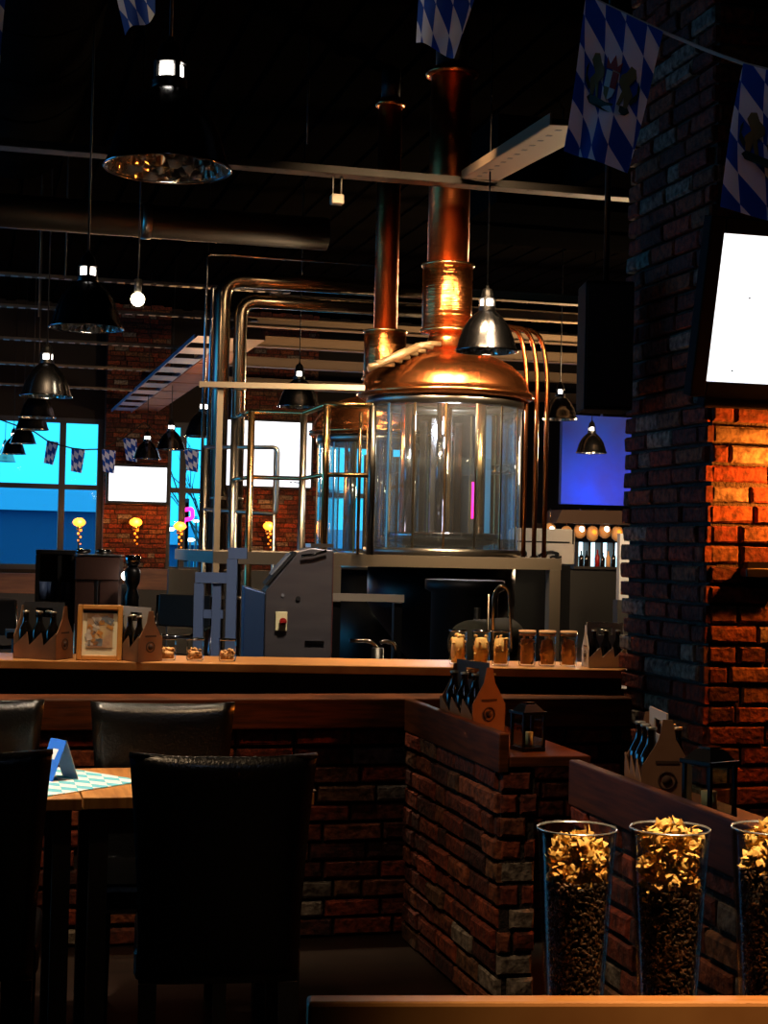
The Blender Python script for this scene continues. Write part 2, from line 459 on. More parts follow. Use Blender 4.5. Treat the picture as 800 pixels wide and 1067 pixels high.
BRICK_RED = [(132, 58, 34), (120, 50, 30), (146, 66, 36), (110, 50, 34), (150, 80, 46), (96, 46, 34), (138, 92, 60), (156, 62, 30)]
def bricks(mb, O, U, N, w, h, course=0.074, bl=0.215, mi=0, seed=1, pale=0.08, depth=0.03, tone=1.0):
    """courses of separate bricks on the plane through O (bottom corner), along U and up, standing out along N"""
    rnd = random.Random(seed); O = V(O); U = V(U).normalized(); N = V(N).normalized(); Z = V((0, 0, 1))
    rows = max(1, int(round(h / course))); ch = h / rows; g = 0.013
    for r in range(rows):
        x = -rnd.random() * bl if r % 3 else -(bl * 0.5 if r % 2 else 0)
        while x < w:
            L = bl * rnd.choice((1, 1, 1, 0.9, 1.05, 0.5))
            x0 = max(0, x) + g / 2; x1 = min(w, x + L) - g / 2; x += L
            if x1 - x0 < 0.03: continue
            c = lin(rnd.choice(BRICK_RED)) if rnd.random() > pale else lin((150, 136, 120))
            k = rnd.uniform(0.55, 1.15) * tone; c = tuple(min(1, q * k) for q in c)
            z0 = r * ch + g / 2 + rnd.uniform(-.002, .002); z1 = (r + 1) * ch - g / 2 + rnd.uniform(-.003, .002)
            d = depth + rnd.uniform(-.007, .006); e = 0.007
            j = [rnd.uniform(-.004, .004) for _ in range(8)]
            back = [O + U * x0 + Z * z0, O + U * x1 + Z * z0, O + U * x1 + Z * z1, O + U * x0 + Z * z1]
            mid = [p + N * (d - e) for p in back]
            fr = [O + U * (x0 + e + j[0]) + Z * (z0 + e + j[1]) + N * d, O + U * (x1 - e + j[2]) + Z * (z0 + e + j[3]) + N * (d + j[6]),
                  O + U * (x1 - e + j[4]) + Z * (z1 - e + j[5]) + N * d, O + U * (x0 + e + j[0]) + Z * (z1 - e + j[7]) + N * (d + j[6])]
            b = mb.add(back + mid + fr)
            flip = U.cross(Z).dot(N) < 0
            for q in ((0, 1, 5, 4), (1, 2, 6, 5), (2, 3, 7, 6), (3, 0, 4, 7), (4, 5, 9, 8), (5, 6, 10, 9), (6, 7, 11, 10), (7, 4, 8, 11), (8, 9, 10, 11)):
                q = [b + i for i in q]
                mb.face(q[::-1] if flip else q, mi, c)
    return mb

# ================================================================== SETTING
X0, X1, Y0, Y1, ZC = -8.6, 15.0, -3.5, 28.6, 5.7
struct(MB().box(((X0 + X1) / 2, (Y0 + Y1) / 2, -0.05), (X1 - X0 + .4, Y1 - Y0 + .4, 0.1)).build('floor', 'floor_wood'))
cb = MB().box(((X0 + X1) / 2, (Y0 + Y1) / 2, ZC + 0.05), (X1 - X0 + .4, Y1 - Y0 + .4, 0.1))
for i in range(60):
    cb.box((X0 + 0.2 + i * 0.39, (Y0 + Y1) / 2, ZC - 0.01), (0.16, Y1 - Y0 - .02, 0.03))
struct(cb.build('ceiling', 'ceiling_dark'))
# side wall with a long window band (left of the frame), back wall behind the viewer, right wall
b = MB(); b.box((X0 - .1, (Y0 + Y1) / 2, 0.5), (0.2, Y1 - Y0, 1.0)); b.box((X0 - .1, (Y0 + Y1) / 2, (3.8 + ZC) / 2), (0.2, Y1 - Y0, ZC - 3.8))
b.box((X0 - .1, Y0 + 6, 2.4), (0.2, 12, 2.8)); b.box((X0 - .1, Y1 - 6, 2.4), (0.2, 12, 2.8))
struct(b.build('wall_left', 'wall_dark'))
struct(MB().box(((X0 + X1) / 2, Y0 - .1, ZC / 2), (X1 - X0, 0.2, ZC)).build('wall_back', 'wall_dark'))
struct(MB().box((X1 + .1, (Y0 + Y1) / 2, ZC / 2), (0.2, Y1 - Y0, ZC)).build('wall_right', 'wall_dark'))

# far wall with window openings
def xfar(px, py=500): return at_y(px, py, Y1).x
ZW0, ZW1 = 0.95, at_y(60, 435, Y1).z
wins = [(xfar(-90), xfar(106.5)), (xfar(173), xfar(236)), (xfar(326), xfar(388)), (xfar(404), xfar(432))]
b = MB()
xa, xb = X0, X1
b.box(((xa + xb) / 2, Y1 + .15, ZW0 / 2), (xb - xa, 0.3, ZW0)); b.box(((xa + xb) / 2, Y1 + .15, (ZW1 + ZC) / 2), (xb - xa, 0.3, ZC - ZW1))
edges = [xa] + [e for w in wins for e in w] + [xb]
for i in range(0, len(edges), 2):
    a, c = edges[i], edges[i + 1]
    if c - a > 0.01: b.box(((a + c) / 2, Y1 + .15, (ZW0 + ZW1) / 2), (c - a, 0.3, ZW1 - ZW0))
struct(b.build('wall_far', 'wall_dark'))
zm = at_y(60, 507, Y1).z
for n, (a, c) in enumerate(wins, 1):
    w = MB(); t = 0.09
    for x in (a + t / 2, c - t / 2): w.box((x, Y1 + .05, (ZW0 + ZW1) / 2), (t, 0.12, ZW1 - ZW0))
    for z in (ZW0 + t / 2, ZW1 - t / 2, zm): w.box(((a + c) / 2, Y1 + .05, z), (c - a, 0.10, t))
    mull = {1: [xfar(64.5), xfar(-20)], 2: [xfar(190.5)], 3: [], 4: []}[n]
    for x in mull: w.box((x, Y1 + .05, (ZW0 + ZW1) / 2), (0.11, 0.11, ZW1 - ZW0))
    fo = struct(w.build('window_%d' % n, 'window_frame'))
    g = MB().box(((a + c) / 2, Y1 + .08, (ZW0 + ZW1) / 2), (c - a, 0.012, ZW1 - ZW0)).build('pane', 'window_glass', fo)

# brick piers of the far wall
def far_pier(xa, xb, z1, seed, z0=0.0, zt=None):
    b = MB(); b.box(((xa + xb) / 2, Y1 - .16, (z0 + z1) / 2), (xb - xa, 0.28, z1 - z0), 1)
    bricks(b, (xa, Y1 - .3, z0), (1, 0, 0), (0, -1, 0), xb - xa, z1 - z0, 0.085, 0.25, 0, seed, tone=0.8)
    return b
struct(far_pier(xfar(107), xfar(172.5), ZC, 5).build('wall_pier', ['brick', 'dark_mortar']))
struct(far_pier(xfar(236.5), xfar(325.5), ZC, 6).build('wall_pier', ['brick', 'dark_mortar']))

# outside
struct(MB().box((4, 60, -1.05), (160, 60, 0.1)).build('ground_outside', 'outside_snow'))
def building(x0, x1, y, z1, lab, seed):
    t = thing('building', ((x0 + x1) / 2, y, -1.0), lab, 'building')
    b = MB().box((0, 3, (z1 + .25) / 2), (x1 - x0, 6, z1 + .25)); b.build('wall', 'outside_dark', t)
    MB().box((0, 2.9, z1 + 1 - 0.37), (x1 - x0 + .4, 6.4, .74)).build('parapet', 'outside_band', t)
    f = MB()
    for k in range(int((x1 - x0) / 2.4)):
        f.box((-(x1 - x0) / 2 + 1.2 + 2.4 * k, -0.03, 1.9), (0.12, 0.06, 3.2))
    f.build('mullions', 'outside_band', t)
building(-32, at_y(103, 530, 50).x, 50, at_y(40, 507, 50).z, 'long flat-roofed building outside the left windows with pale blue parapet', 1)
building(at_y(172, 540, 62).x, at_y(420, 540, 62).x, 62, at_y(190, 548, 62).z, 'distant low building outside, seen through the window right of the brick pier', 2)
# bare twigs outside
tw = MB(); rnd = random.Random(3)
base = at_y(214, 575, 44)
def branch(p, d, L, r, k):
    q = p + d * L; tw.tube([p, q], [r, r * .7], 5)
    if k > 0:
        for _ in range(3): branch(p + d * L * rnd.uniform(.5, 1), (d + V((rnd.uniform(-.7, .5), rnd.uniform(-.3, .3), rnd.uniform(-.2, .5)))).normalized(), L * rnd.uniform(.5, .75), r * .6, k - 1)
branch(V((base.x, 44, -1)), V((0, 0, 1)), 2.6, .06, 4)
tag(tw.build('bare_tree', 'window_frame'), 'bare leafless tree outside the narrow window right of the brick pier', 'tree')

# ---- front brick pillar (right)
PX0, PY0, PY1 = 2.57, 5.25, 6.02
b = MB(); b.box((PX0 + .63, (PY0 + PY1) / 2, ZC / 2), (1.2, PY1 - PY0 - .04, ZC - .002), 1)
bricks(b, (PX0 + .02, PY0 + .02, 0), (1, 0, 0), (0, -1, 0), 1.25, ZC, 0.0735, 0.235, 0, 11, 0.1, 0.02)
bricks(b, (PX0 + .03, PY1, 0), (0, -1, 0), (-1, 0, 0), PY1 - PY0 - .0, ZC, 0.0735, 0.235, 0, 12, 0.22, 0.03, tone=1.0)
struct(b.build('wall_pillar', ['brick', 'mortar']))

# ---- half wall behind the table, with timber cap
HY = 5.93
b = MB(); b.box((.545, HY + .1, 0.4), (4.15, 0.14, 0.8), 1)
bricks(b, (-1.53, HY + .03, 0), (1, 0, 0), (0, -1, 0), 4.09, 0.80, 0.075, 0.225, 0, 21, 0.14, 0.028)
hw = struct(b.build('wall_half', ['brick', 'dark_mortar']))
MB().box((.55, HY + .06, 0.858), (4.16, 0.2, 0.115)).build('timber_cap', 'cap_wood', hw, bevel=.006)

# ---- partition walls (left one by the table, right one behind the glasses)
def partition(ya, yb, seed, name):
    b = MB(); X = 1.632; b.box((X + .075, (ya + yb) / 2, 0.4), (0.11, yb - ya - .02, 0.8), 1)
    bricks(b, (X + .03, yb - .02, 0), (0, -1, 0), (-1, 0, 0), yb - ya - .02, 0.80, 0.073, 0.22, 0, seed, 0.05, 0.026)
    bricks(b, (X + .01, ya + .02, 0), (1, 0, 0), (0, -1, 0), 0.13, 0.80, 0.073, 0.13, 0, seed + 1, 0.3, 0.022)
    o = struct(b.build(name, ['brick', 'mortar' if 'right' in name else 'dark_mortar']))
    MB().box((X + .018, (ya + yb) / 2 - .01, 0.853), (0.035, yb - ya, 0.125)).build('timber_cap', 'cap_wood', o, bevel=.005)
    MB().box((X + .175, (ya + yb) / 2 - .01, 0.825), (0.275, yb - ya + .0, 0.035)).build('ledge', 'cap_wood', o, bevel=.004)
    return o
partition(4.77, 5.90, 31, 'wall_partition_left')
partition(2.2, 4.17, 41, 'wall_partition_right')

# ---- bar counter top
def world_strip(a, b): return a, b
CA = at(-60, 687, 6.2); CB = at(662, 697.5, 6.44)
cz = 1.02
CA.z = CB.z = cz
d = (CB - CA).normalized(); nrm = V((-d.y, d.x, 0)); L = (CB - CA).length
R = Mx.Rotation(math.atan2(d.y, d.x), 3, 'Z')
mid = (CA + CB) / 2 + nrm * 0.20
t = thing('bar_counter', (mid.x, mid.y, 0), 'long bar counter with honey-coloured wooden top behind the brick half wall', 'counter', rz=math.atan2(d.y, d.x))
MB().box((0, 0, cz - .0175), (L, 0.40, 0.035)).build('countertop', 'counter_wood', t, bevel=.004)
MB().box((0, .1, (cz - .036) / 2), (L, 0.14, cz - .036)).build('base', 'black', t)
CTH = math.atan2(d.y, d.x)
def on_counter(px, inset):
    """point on the counter top seen at column px, inset metres behind its front edge"""
    k = (px - 400) / FPX
    A = CA + nrm * inset; r = V((sin(YAW) + cos(YAW) * k, cos(YAW) - sin(YAW) * k, 0))
    # solve r*t = A + d*s
    det = r.x * (-d.y) - r.y * (-d.x)
    tt = (A.x * (-d.y) - A.y * (-d.x)) / det
    return V((r.x * tt, r.y * tt, cz))

# ================================================================== CEILING SERVICES
def tray(name, a, b, w, h, m, lab, cat='cable tray', group=None, rungs=True, step=0.18):
    a = V(a); b = V(b); dd = (b - a).normalized(); s = V((dd.y, -dd.x, 0)).normalized()
    o = MB()
    for sg in (-1, 1): o.bar(a + s * sg * w / 2, b + s * sg * w / 2, 0.012, h)
    n = int((b - a).length / step)
    if rungs:
        for i in range(n + 1):
            p = a + dd * (i * step + .02); o.bar(p - s * w / 2 + V((0, 0, -h / 2)), p + s * w / 2 + V((0, 0, -h / 2)), step * .55, 0.006)
    else:
        o.bar(a + V((0, 0, -h / 2)), b + V((0, 0, -h / 2)), w, 0.006)
        for i in range(n): o.bar(a + dd * (i * step + .05) + s * w * .2 + V((0, 0, -h / 2 - .003)), a + dd * (i * step + .1) + s * w * .2 + V((0, 0, -h / 2 - .003)), 0.03, 0.004, mi=1)
    ob = o.build(name, [m, 'black'])
    return tag(ob, lab, cat, group)
ZT = 4.15
def trayline(py, px, Y):  # height of a tray seen at px,py on plane Y
    return at_y(px, py, Y).z
z1 = at_y(300, 175, 10.9).z
tray('cable_tray', (-4, 10.9, z1), (6.2, 10.9, z1), 0.14, 0.05, 'galv_dark', 'near perforated cable tray crossing in front of the copper chimneys', rungs=False, step=.3)
MB_h = tray('cable_tray', at_y(500, 183, 10.8), at_y(600, 125, 7.6), 0.26, 0.06, 'beam_paint', 'perforated cable tray running towards the viewer left of the hanging flag', rungs=False, step=.25)
left_rows = [(318, 16.0, 'second'), (330, 17.9, 'third'), (357, 19.6, 'fourth'), (380, 21.8, 'fifth'), (403, 24.3, 'sixth')]
labs = ['topmost bright perforated cable tray of the row seen left of the steel pipes',
        'thin cable tray with blue glints under the topmost one left of the pipes', 'cable tray midway down the row of thin trays left of the pipes',
        'thin cable tray above the far lamps, second from the lowest at left', 'lowest and farthest thin cable tray above the left windows']
for (py, Y, nm), lb, y0 in zip(left_rows, labs, (285, 318, 352, 378, 400)):
    z = at_y(0, y0, Y).z
    tray('cable_tray', (-5, Y, z), (3.1, Y, z), 0.10, 0.028, 'galv', lb, step=0.13)
# pale painted joists seen right of the kettle
jl = ['topmost of the pale painted joists right of the big chimney', 'second pale painted joist from the top right of the chimney', 'third pale painted joist from the top right of the chimney',
      'third pale painted joist from the bottom, right of the copper pipes', 'second lowest pale painted joist right of the copper pipes', 'lowest pale painted joist, just above the small pendant lamp']
for (ya, yb), Y, lb in zip(((307, 315), (325, 334), (349, 357), (367, 377), (388, 397), (409, 418)), (16.4, 18.2, 20.3, 22.2, 24.6, 27.4), jl):
    zt_, zb_ = at_y(560, ya, Y).z, at_y(560, yb, Y).z
    o = MB().box((7.3, Y, (zt_ + zb_) / 2), (8.0, 0.06, zt_ - zb_)); o.box((7.3, Y, zb_), (8.0, 0.14, 0.012)); o.box((7.3, Y, zt_), (8.0, 0.14, 0.012))
    tag(o.build('ceiling_joist', 'beam_paint'), lb, 'joist', 'pale joists right of the kettle')
p = at_y(351, 208, 10.9)
tag(MB().box((0, 0, 0), (.09, .07, .07), bev=.006).tube([(-.03, 0, .03), (-.03, 0, z1 - p.z - .02)], .005, 6).tube([(.03, 0, .03), (.03, 0, z1 - p.z - .02)], .005, 6).build('junction_box', 'painted_steel', loc=p), 'tiny junction box hanging under the cable tray left of the rear chimney', 'junction box')
p = at_y(621, 197, 10.85)
tag(MB().bar((-.10, 0, -.03), (.08, 0, .04), .02, .012).box((-.02, 0, -.02), (.03, .03, .03), 0).build('tray_clip', 'chrome', loc=p), 'shiny metal clip on the cable tray beside the hanging flag', 'clip')
# round ducts
o = MB(); o.lathe([(0.45, 0), (0.45, 13.5), (.40, 13.6)], (.26, -0.7, 4.78), 32, axis=(0, 1, 0))
for k in range(14): o.lathe([(0.452, 0), (0.462, .02), (0.452, .04)], (.26, -0.4 + k * .95, 4.78), 32, axis=(0, 1, 0), closed=False)
tag(o.build('air_duct', 'duct'), 'large round dark air duct overhead at upper left, running to the back', 'duct')
dz = at_y(120, 228, 13.3).z
o = MB(); o.tube([(-4, 13.3, dz), (2.9, 13.3, dz)], 0.14, 18)
tag_duct = tag(o.build('air_duct', 'duct_mid'), 'slim round duct crossing left to right below the large dark duct', 'duct')
MB().lathe([(0.15, -.04), (0.155, 0), (0.15, .04)], (1.35, 13.3, dz), 20, axis=(1, 0, 0)).build('clamp', 'steel', tag_duct)
o = MB().box((5.6, 12.5, 4.55), (3.4, 1.6, 0.7)); o.box((4.7, 11.2, 4.55), (.5, 1.4, .5))
o.box((5.6, 12.5, 4.22), (3.5, .05, .08)); o.box((5.6, 11.72, 4.55), (.06, .04, .78)); o.box((6.6, 11.72, 4.55), (.06, .04, .78))
tag(o.build('air_duct', 'duct'), 'wide rectangular duct overhead between the big chimney and the brick pillar', 'duct')
# duct and ladder running along the room at left
a = at_y(212, 357, 18.0); bq = at(131, 426, 28)
z_ = a.z
tray('cable_ladder', (a.x - .0, 17.5, z_), (a.x - .0, 28.2, z_), 0.34, 0.05, 'blue_lit_steel', 'wide cable ladder with blue sheen running back above the far television', 'cable ladder', step=1.1)
cpn = MB()
for k in range(8): cpn.box((a.x + .42, 18.1 + k * 1.32, z_ + .05), (0.40, 1.24, 0.10))
cpn.box((a.x + .42, 22.8, z_ + .12), (0.3, 10.6, 0.04))
tag(cpn.build('ceiling_panel', 'booth_wood'), 'brown board running beside the cable ladder towards the far wall', 'panel')
# hanger rods, thin
hr = MB()
for i, (px, Y, y0) in enumerate(((68, 15.5, 290), (320, 12.6, 150), (40, 17, 330), (585, 14, 210))):
    p = at_y(px, y0, Y); hr = MB().tube([p, (p.x, p.y, ZC)], 0.008, 6)
    tag(hr.build('hanger_rod', 'galv'), ['thin hanger rod between the two big pendant lamps', 'thin hanger rod in the dark ceiling left of the rear chimney', 'thin hanger rod above the third pendant lamp', 'thin hanger rod left of the pillar under the tray'][i], 'rod')

# ================================================================== PENDANT LAMPS
def make_lamp(lab, loc):
    """origin at the rim centre, rim diameter 0.42"""
    t = thing('pendant_lamp', loc, lab, 'lamp', 'bell-shaped metal pendant lamps')
    out = [(0.212, 0), (0.207, .012), (0.196, .04), (.182, .09), (.164, .14), (.14, .185), (.11, .225), (.078, .255), (.056, .272), (.052, .285)]
    MB().lathe(out, n=40, closed=False).build('shade', 'dark_chrome', t)
    MB().lathe([(0.205, .003), (.19, .04), (.176, .09), (.158, .14), (.134, .183), (.104, .222), (.072, .25), (.046, .262)], n=40, closed=False).build('reflector', 'hammered', t)
    r = MB().lathe([(.213, -.004), (.217, 0), (.213, .006), (.205, .004), (.204, -.002), (.213, -.004)], n=40, closed=False); r.build('rim', 'chrome', t)
    n_ = MB().lathe([(.056, .27), (.059, .28), (.056, .29), (.059, .297), (.054, .303)], n=28, closed=False)
    for k in range(4):
        a = 2 * pi * k / 4 + .35; n_.box((.050 * cos(a), .050 * sin(a), .327), (.012, .020, .06), rot=a)
    n_.lathe([(.054, .352), (.054, .36), (.043, .368), (.04, .40), (.03, .42), (.012, .43), (.012, .445)], n=24)
    n_.build('neck', 'black_metal', t)
    MB().lathe([(.0, .288), (.038, .292), (.045, .31), (.045, .345), (.01, .352)], n=18).build('bulb', 'bulb_white', t)
    return t
lampspec = [  # px, py of the rim centre, width px, label
    (174.5, 176, 131, 'largest pendant lamp, hanging at upper left nearest the viewer'),
    (90, 342, 76, 'second largest pendant lamp at left, beside the bright round bulb'),
    (48, 413, 53, 'third pendant lamp at left, hanging just above the left window'),
    (39, 435, 37, 'fourth pendant lamp of the left row, directly under the third'),
    (33.5, 447.5, 34, 'fifth pendant lamp of the left row, against the cyan window'),
    (24, 462, 27, 'sixth pendant lamp of the left row, above the seventh at the window'),
    (14, 473, 26, 'seventh pendant lamp of the left row, second from the farthest'),
    (5, 481, 22, 'farthest small pendant lamp of the left row, cut by the frame edge'),
    (131.5, 485, 24, 'small pendant lamp over the left end of the far television'),
    (153, 478, 28, 'middle pendant lamp over the far television, with double bright vents'),
    (178, 468.5, 30, 'pendant lamp right of the far television'),
    (212, 455, 40, 'dark pendant lamp partly behind the steel pipes'),
    (311, 424, 44, 'pendant lamp seen through the brass railing above the projection screen'),
    (506.5, 366, 65, 'chrome pendant lamp hanging in front of the copper dome'),
    (583, 437, 37, 'pendant lamp between the copper pipes and the black speaker'),
    (616, 472, 32, 'dark pendant lamp in front of the blue panel'),
]
proto = None; LAMPS = []
for px, py, w, lb in lampspec:
    p = at(px, py, 0.42 * FPX / w)
    if proto is None: proto = make_lamp(lb, p); o = proto
    else: o = dup(proto, p, label=lb, rz=random.Random(px).uniform(0, 6))
    cord = MB().tube([(0, 0, .44), (0, 0, ZC - p.z)], 0.006, 6).build('cord', 'black', None)
    cord.parent = o
    LAMPS.append(o)
for i in (0, 1, 2, 13):
    p = LAMPS[i].location
    light('pendant_glow', 'SPOT', p + V((0, 0, .22)), 22, (255, 226, 190), 0.04, p - V((0, 0, 1)), 95, 0.5)
# bare round bulb
p = at(143.5, 312, 12.5)
t = thing('ceiling_spotlight', p, 'bright round bare bulb glowing beside the second pendant lamp', 'lamp')
MB().sph((0, 0, 0), 0.055, 16, 10).build('bulb', 'bulb_hot', t)
MB().cyl((0, 0, .06), (0, 0, .16), .03).tube([(0, 0, .16), (0, 0, ZC - p.z)], .006, 6).build('holder', 'black', t)

# ================================================================== BREWHOUSE
DZ = 1.44; DY = 10.36
dx0, dx1 = at_y(222, 577, DY).x, at_y(585, 585, DY).x
t = thing('brewing_platform', ((dx0 + dx1) / 2, DY, 0), 'grey painted steel platform carrying the copper kettles', 'platform')
cx = (dx0 + dx1) / 2
def bx(x0, x1, y0, y1, z0, z1): return ((x0 + x1) / 2 - cx, (y0 + y1) / 2 - DY, (z0 + z1) / 2), (x1 - x0, y1 - y0, z1 - z0)
b = MB(); b.box(*bx(dx0, dx1, DY, DY + .08, DZ - .08, DZ)); b.box(*bx(dx0, dx0 + .08, DY + .08, 12.3, DZ - .08, DZ)); b.box(*bx(dx1 - .08, dx1, DY + .08, 12.3, DZ - .08, DZ)); b.box(*bx(dx0, dx1, 12.3, 12.38, DZ - .08, DZ))
b.build('frame_beam', 'painted_steel', t)
MB().box(*bx(dx0 + .9, dx1 - .09, DY + .09, 12.29, DZ - .03, DZ - .005)).build('deck_plate', 'dark_wood', t)
for x in (dx1 - .085, at_y(343, 600, DY).x):
    for y in (DY, 12.3):
        MB().box(*bx(x, x + .08, y, y + .08, 0, DZ - .081)).build('leg', 'painted_steel', t)

def ring(r0, r1, z0, z1, n=48):
    return [(r0, z0), (r1, z0), (r1, z1), (r0, z1), (r0, z0)]
def kettle(loc, s, lab, flue_r, flue_top, coll_h, main):
    t = thing('brewing_kettle', loc, lab, 'kettle')
    R_ = .575 * s; H = 1.17 * s
    MB().lathe([(R_, .05), (R_, H - .05)], n=64, closed=False).build('glass_housing', 'housing_glass', t)
    rb = random.Random(17); aa = 18
    while aa < 172:
        da = rb.uniform(2, 9); rr_ = R_ * rb.uniform(.74, .9)
        if rb.random() < (.85 if aa < 92 else .5) and not (36 < aa + da / 2 < 60):
            MB().lathe([(rr_, .05), (rr_, H - .06 - .1 * rb.random())], n=3, closed=False, a0=radians(aa), a1=radians(aa + da)).build('streak_strip', rb.choice(['steel', 'chrome', 'chrome', 'dark_chrome', 'insulated_pipe']), t)  # added strips that give the glass its vertical reflection streaks
        aa += da + rb.uniform(0, 3)
    MB().lathe(ring(R_ - .06, R_ + .02, 0, .05), n=56, closed=False).build('base_ring', 'steel', t)
    MB().lathe(ring(R_ - .10, R_ - .02, .055, .13), n=56, closed=False).build('glass_foot', 'drink_glass', t)
    MB().lathe([(R_ - .05, H - .06), (R_ + .02, H - .06), (R_ + .025, H - .02), (R_ + .02, H + .0), (R_ - .05, H)], n=56, closed=False).build('top_ring', 'steel', t)
    for k in range(16):
        a = 2 * pi * (k + .3) / 16
        MB().box(((R_ + .008) * cos(a), (R_ + .008) * sin(a), H / 2), (.008, .014, H - .1), rot=a).build('housing_bar', 'brass' if k % 3 else 'steel', t)
    # steel bottom bowl and agitator seen through the glass
    MB().lathe([(0.0, .06), (R_ * .5, .07), (R_ * .74, .10), (R_ * .78, .16), (R_ * .76, .17), (R_ * .7, .11), (0, .10)], n=40).build('inner_bowl', 'chrome', t)
    MB().cyl((0, 0, .1), (0, 0, H), .03).build('agitator_shaft', 'chrome', t)
    for k, (a, rr) in enumerate(((.3, .34), (1.2, .4), (2.4, .3), (3.6, .42), (4.3, .25), (5.2, .38), (5.9, .3))):
        MB().tube([(rr * s * cos(a), rr * s * sin(a), .1), (rr * s * cos(a), rr * s * sin(a), H - .02)], .018 + .008 * (k % 3), 10).build('inner_pipe', ['chrome', 'brass', 'chrome', 'copper'][k % 4], t)
    MB().lathe([(R_ * .93, H * .54), (R_ * .95, H * .55), (R_ * .95, H * .60), (R_ * .93, H * .61)], n=56, closed=False).build('sight_band', 'housing_glass', t)
    # copper underside + dome
    Rd = .665 * s
    dome = [(R_ * .2, H + .0), (Rd * .97, H + .005), (Rd, H + .02), (Rd * 1.015, H + .035), (Rd, H + .052), (Rd * .965, H + .06), (Rd * .955, H + .09), (Rd * .93, H + .14), (Rd * .87, H + .20), (Rd * .76, H + .265),
            (Rd * .6, H + .32), (Rd * .42, H + .355), (Rd * .28, H + .38), (Rd * .24, H + .41), (Rd * .205, H + .47), (Rd * .20, H + .52)]
    MB().lathe(dome, n=72).build('dome', 'copper', t)
    zc0 = H + .50
    rc = .19 * s
    MB().lathe([(rc * .55, zc0), (rc, zc0 + .02), (rc, zc0 + coll_h), (rc * .6, zc0 + coll_h + .01)], n=40).build('collar', 'copper_brushed', t)
    for z in (zc0 + .03, zc0 + coll_h - .01):
        MB().lathe([(rc, z - .012), (rc + .012, z - .01), (rc + .012, z + .01), (rc, z + .012)], n=40, closed=False).build('band', 'brass', t)
    f = MB().lathe([(flue_r, zc0 + coll_h), (flue_r, flue_top - loc[2])], n=36); f.build('flue', 'copper_dark', t)
    MB().cyl((0, 0, flue_top - loc[2]), (0, 0, ZC - loc[2]), flue_r * .8, n=24).build('upper_duct', 'black', t)
    MB().lathe([(flue_r, 0), (flue_r * 1.25, .01), (flue_r * 1.35, .04), (flue_r, .06)], (0, 0, flue_top - loc[2] - .07), n=36).build('flue_flange', 'copper', t)
    return t, zc0
k1 = at(460, 576, 12.0); k1.z = DZ
K1, zc = kettle(k1, 1.0, 'large brewing kettle in front with shiny copper dome, wide chimney and glass housing', .158, at(470, 72, 12).z, .54, True)
k2 = at(399, 455, 13.9)
kz = k2.z - 1.17 * .98 - .02
K2, _ = kettle(V((k2.x, k2.y, kz)), .98, 'rear brewing kettle partly hidden behind the front one at left, with slim copper chimney', .105, at(402, 104, 13.9).z, .45, False)
# a stand under the lower second kettle
tag(MB().lathe([(.5, 0), (.5, kz - .002)], (k2.x, k2.y, 0), 32).build('kettle_stand', 'black_metal'), 'dark round stand under the rear kettle behind the platform', 'stand')
# bottom bowl of the kettle below the platform
tag(MB().lathe([(.10, .3), (.12, .5), (.52, 1.0), (.56, 1.08), (.56, DZ - .085)], (k1.x, k1.y, 0), 40).build('kettle_bottom', 'black_metal'), 'dark bottom of the front kettle under the platform', 'kettle bottom')
# rolled plastic film on the dome
p0 = at(383, 385, 11.45); p1 = at(418, 369, 11.5); p2 = at(440, 360, 11.65)
o = MB().tube([p0, p1, p2], [.02, .034, .028], 9)
for i in range(7):
    a = p0.lerp(p2, i / 7.0); o.tube([a + V((0, -.02, .02)), a + V((.12, .0, .045 + .01 * (i % 2))), a + V((.2, .03, .05))], .02, 6)
tag(o.build('plastic_film', 'plastic_film'), 'crumpled roll of plastic film lying on the front copper dome', 'plastic film')
# three copper pipes right of the kettle
for i, (px, py, dd) in enumerate(((545, 350, 12.0), (556, 351, 12.15), (566.5, 353, 12.3))):
    top = at(px, py, dd); st = at(512 + i * 4, 346 + i * 1, dd - .25); en = at(px, 577, dd); en.z = DZ - .004
    st2 = V((st.x, st.y, top.z + .02))
    o = MB().tube([V((st2.x - .12, st2.y, st2.z - .30)), V((st2.x, st2.y, st2.z + .02)), V((top.x - .03, top.y, top.z + .06)), V((en.x, en.y, top.z - .25)), en], .018, 10, bend=.14)
    tag(o.build('copper_pipe', 'copper'), ['slim copper pipe curving down right of the kettle, innermost of the three', 'slim copper pipe curving down right of the kettle, middle of the three', 'slim copper pipe curving down right of the kettle, outermost of the three'][i], 'pipe', 'curved copper pipes beside the kettle')

# insulated pipes at left
PY_ = 14.3
def elbow(pxv, py_top, py_end, pxr, r, lab, bend, name='steam_pipe', m='insulated_pipe', clips=True):
    a = at_y(pxv, py_top, PY_); e = at_y(pxr, py_end, PY_); e.z = a.z
    t = thing(name, (a.x, PY_, 0), lab, 'pipe')
    o = MB().tube([(0, 0, 0), (0, 0, a.z), (e.x - a.x, 0, a.z)], r, 18, bend=bend, bs=7); o.build('pipe', m, t)
    if clips:
        for z in (1.0, 1.9, 2.9):
            MB().lathe([(r, -.015), (r + .006, -.01), (r + .006, .01), (r, .015)], (0, 0, z), 18, closed=False).build('joint_band', 'steel', t)
    return t
elbow(232.5, 290, 299, 470, .075, 'thick insulated steel pipe rising and bending right, the outer of two', .2)
elbow(251, 313, 321, 470, .062, 'insulated steel pipe rising and bending right, the inner of two', .16)
PY_ = 13.9
elbow(216, 264, 274, 400, .014, 'very thin steel pipe rising left of the two thick pipes and bending right', .06, 'thin_pipe', 'chrome', False)
PY_ = 14.1
elbow(221.5, 300, 300, 224, .02, 'straight thin steel pipe close to the left side of the thick pipes', .02, 'thin_pipe', 'chrome', False)
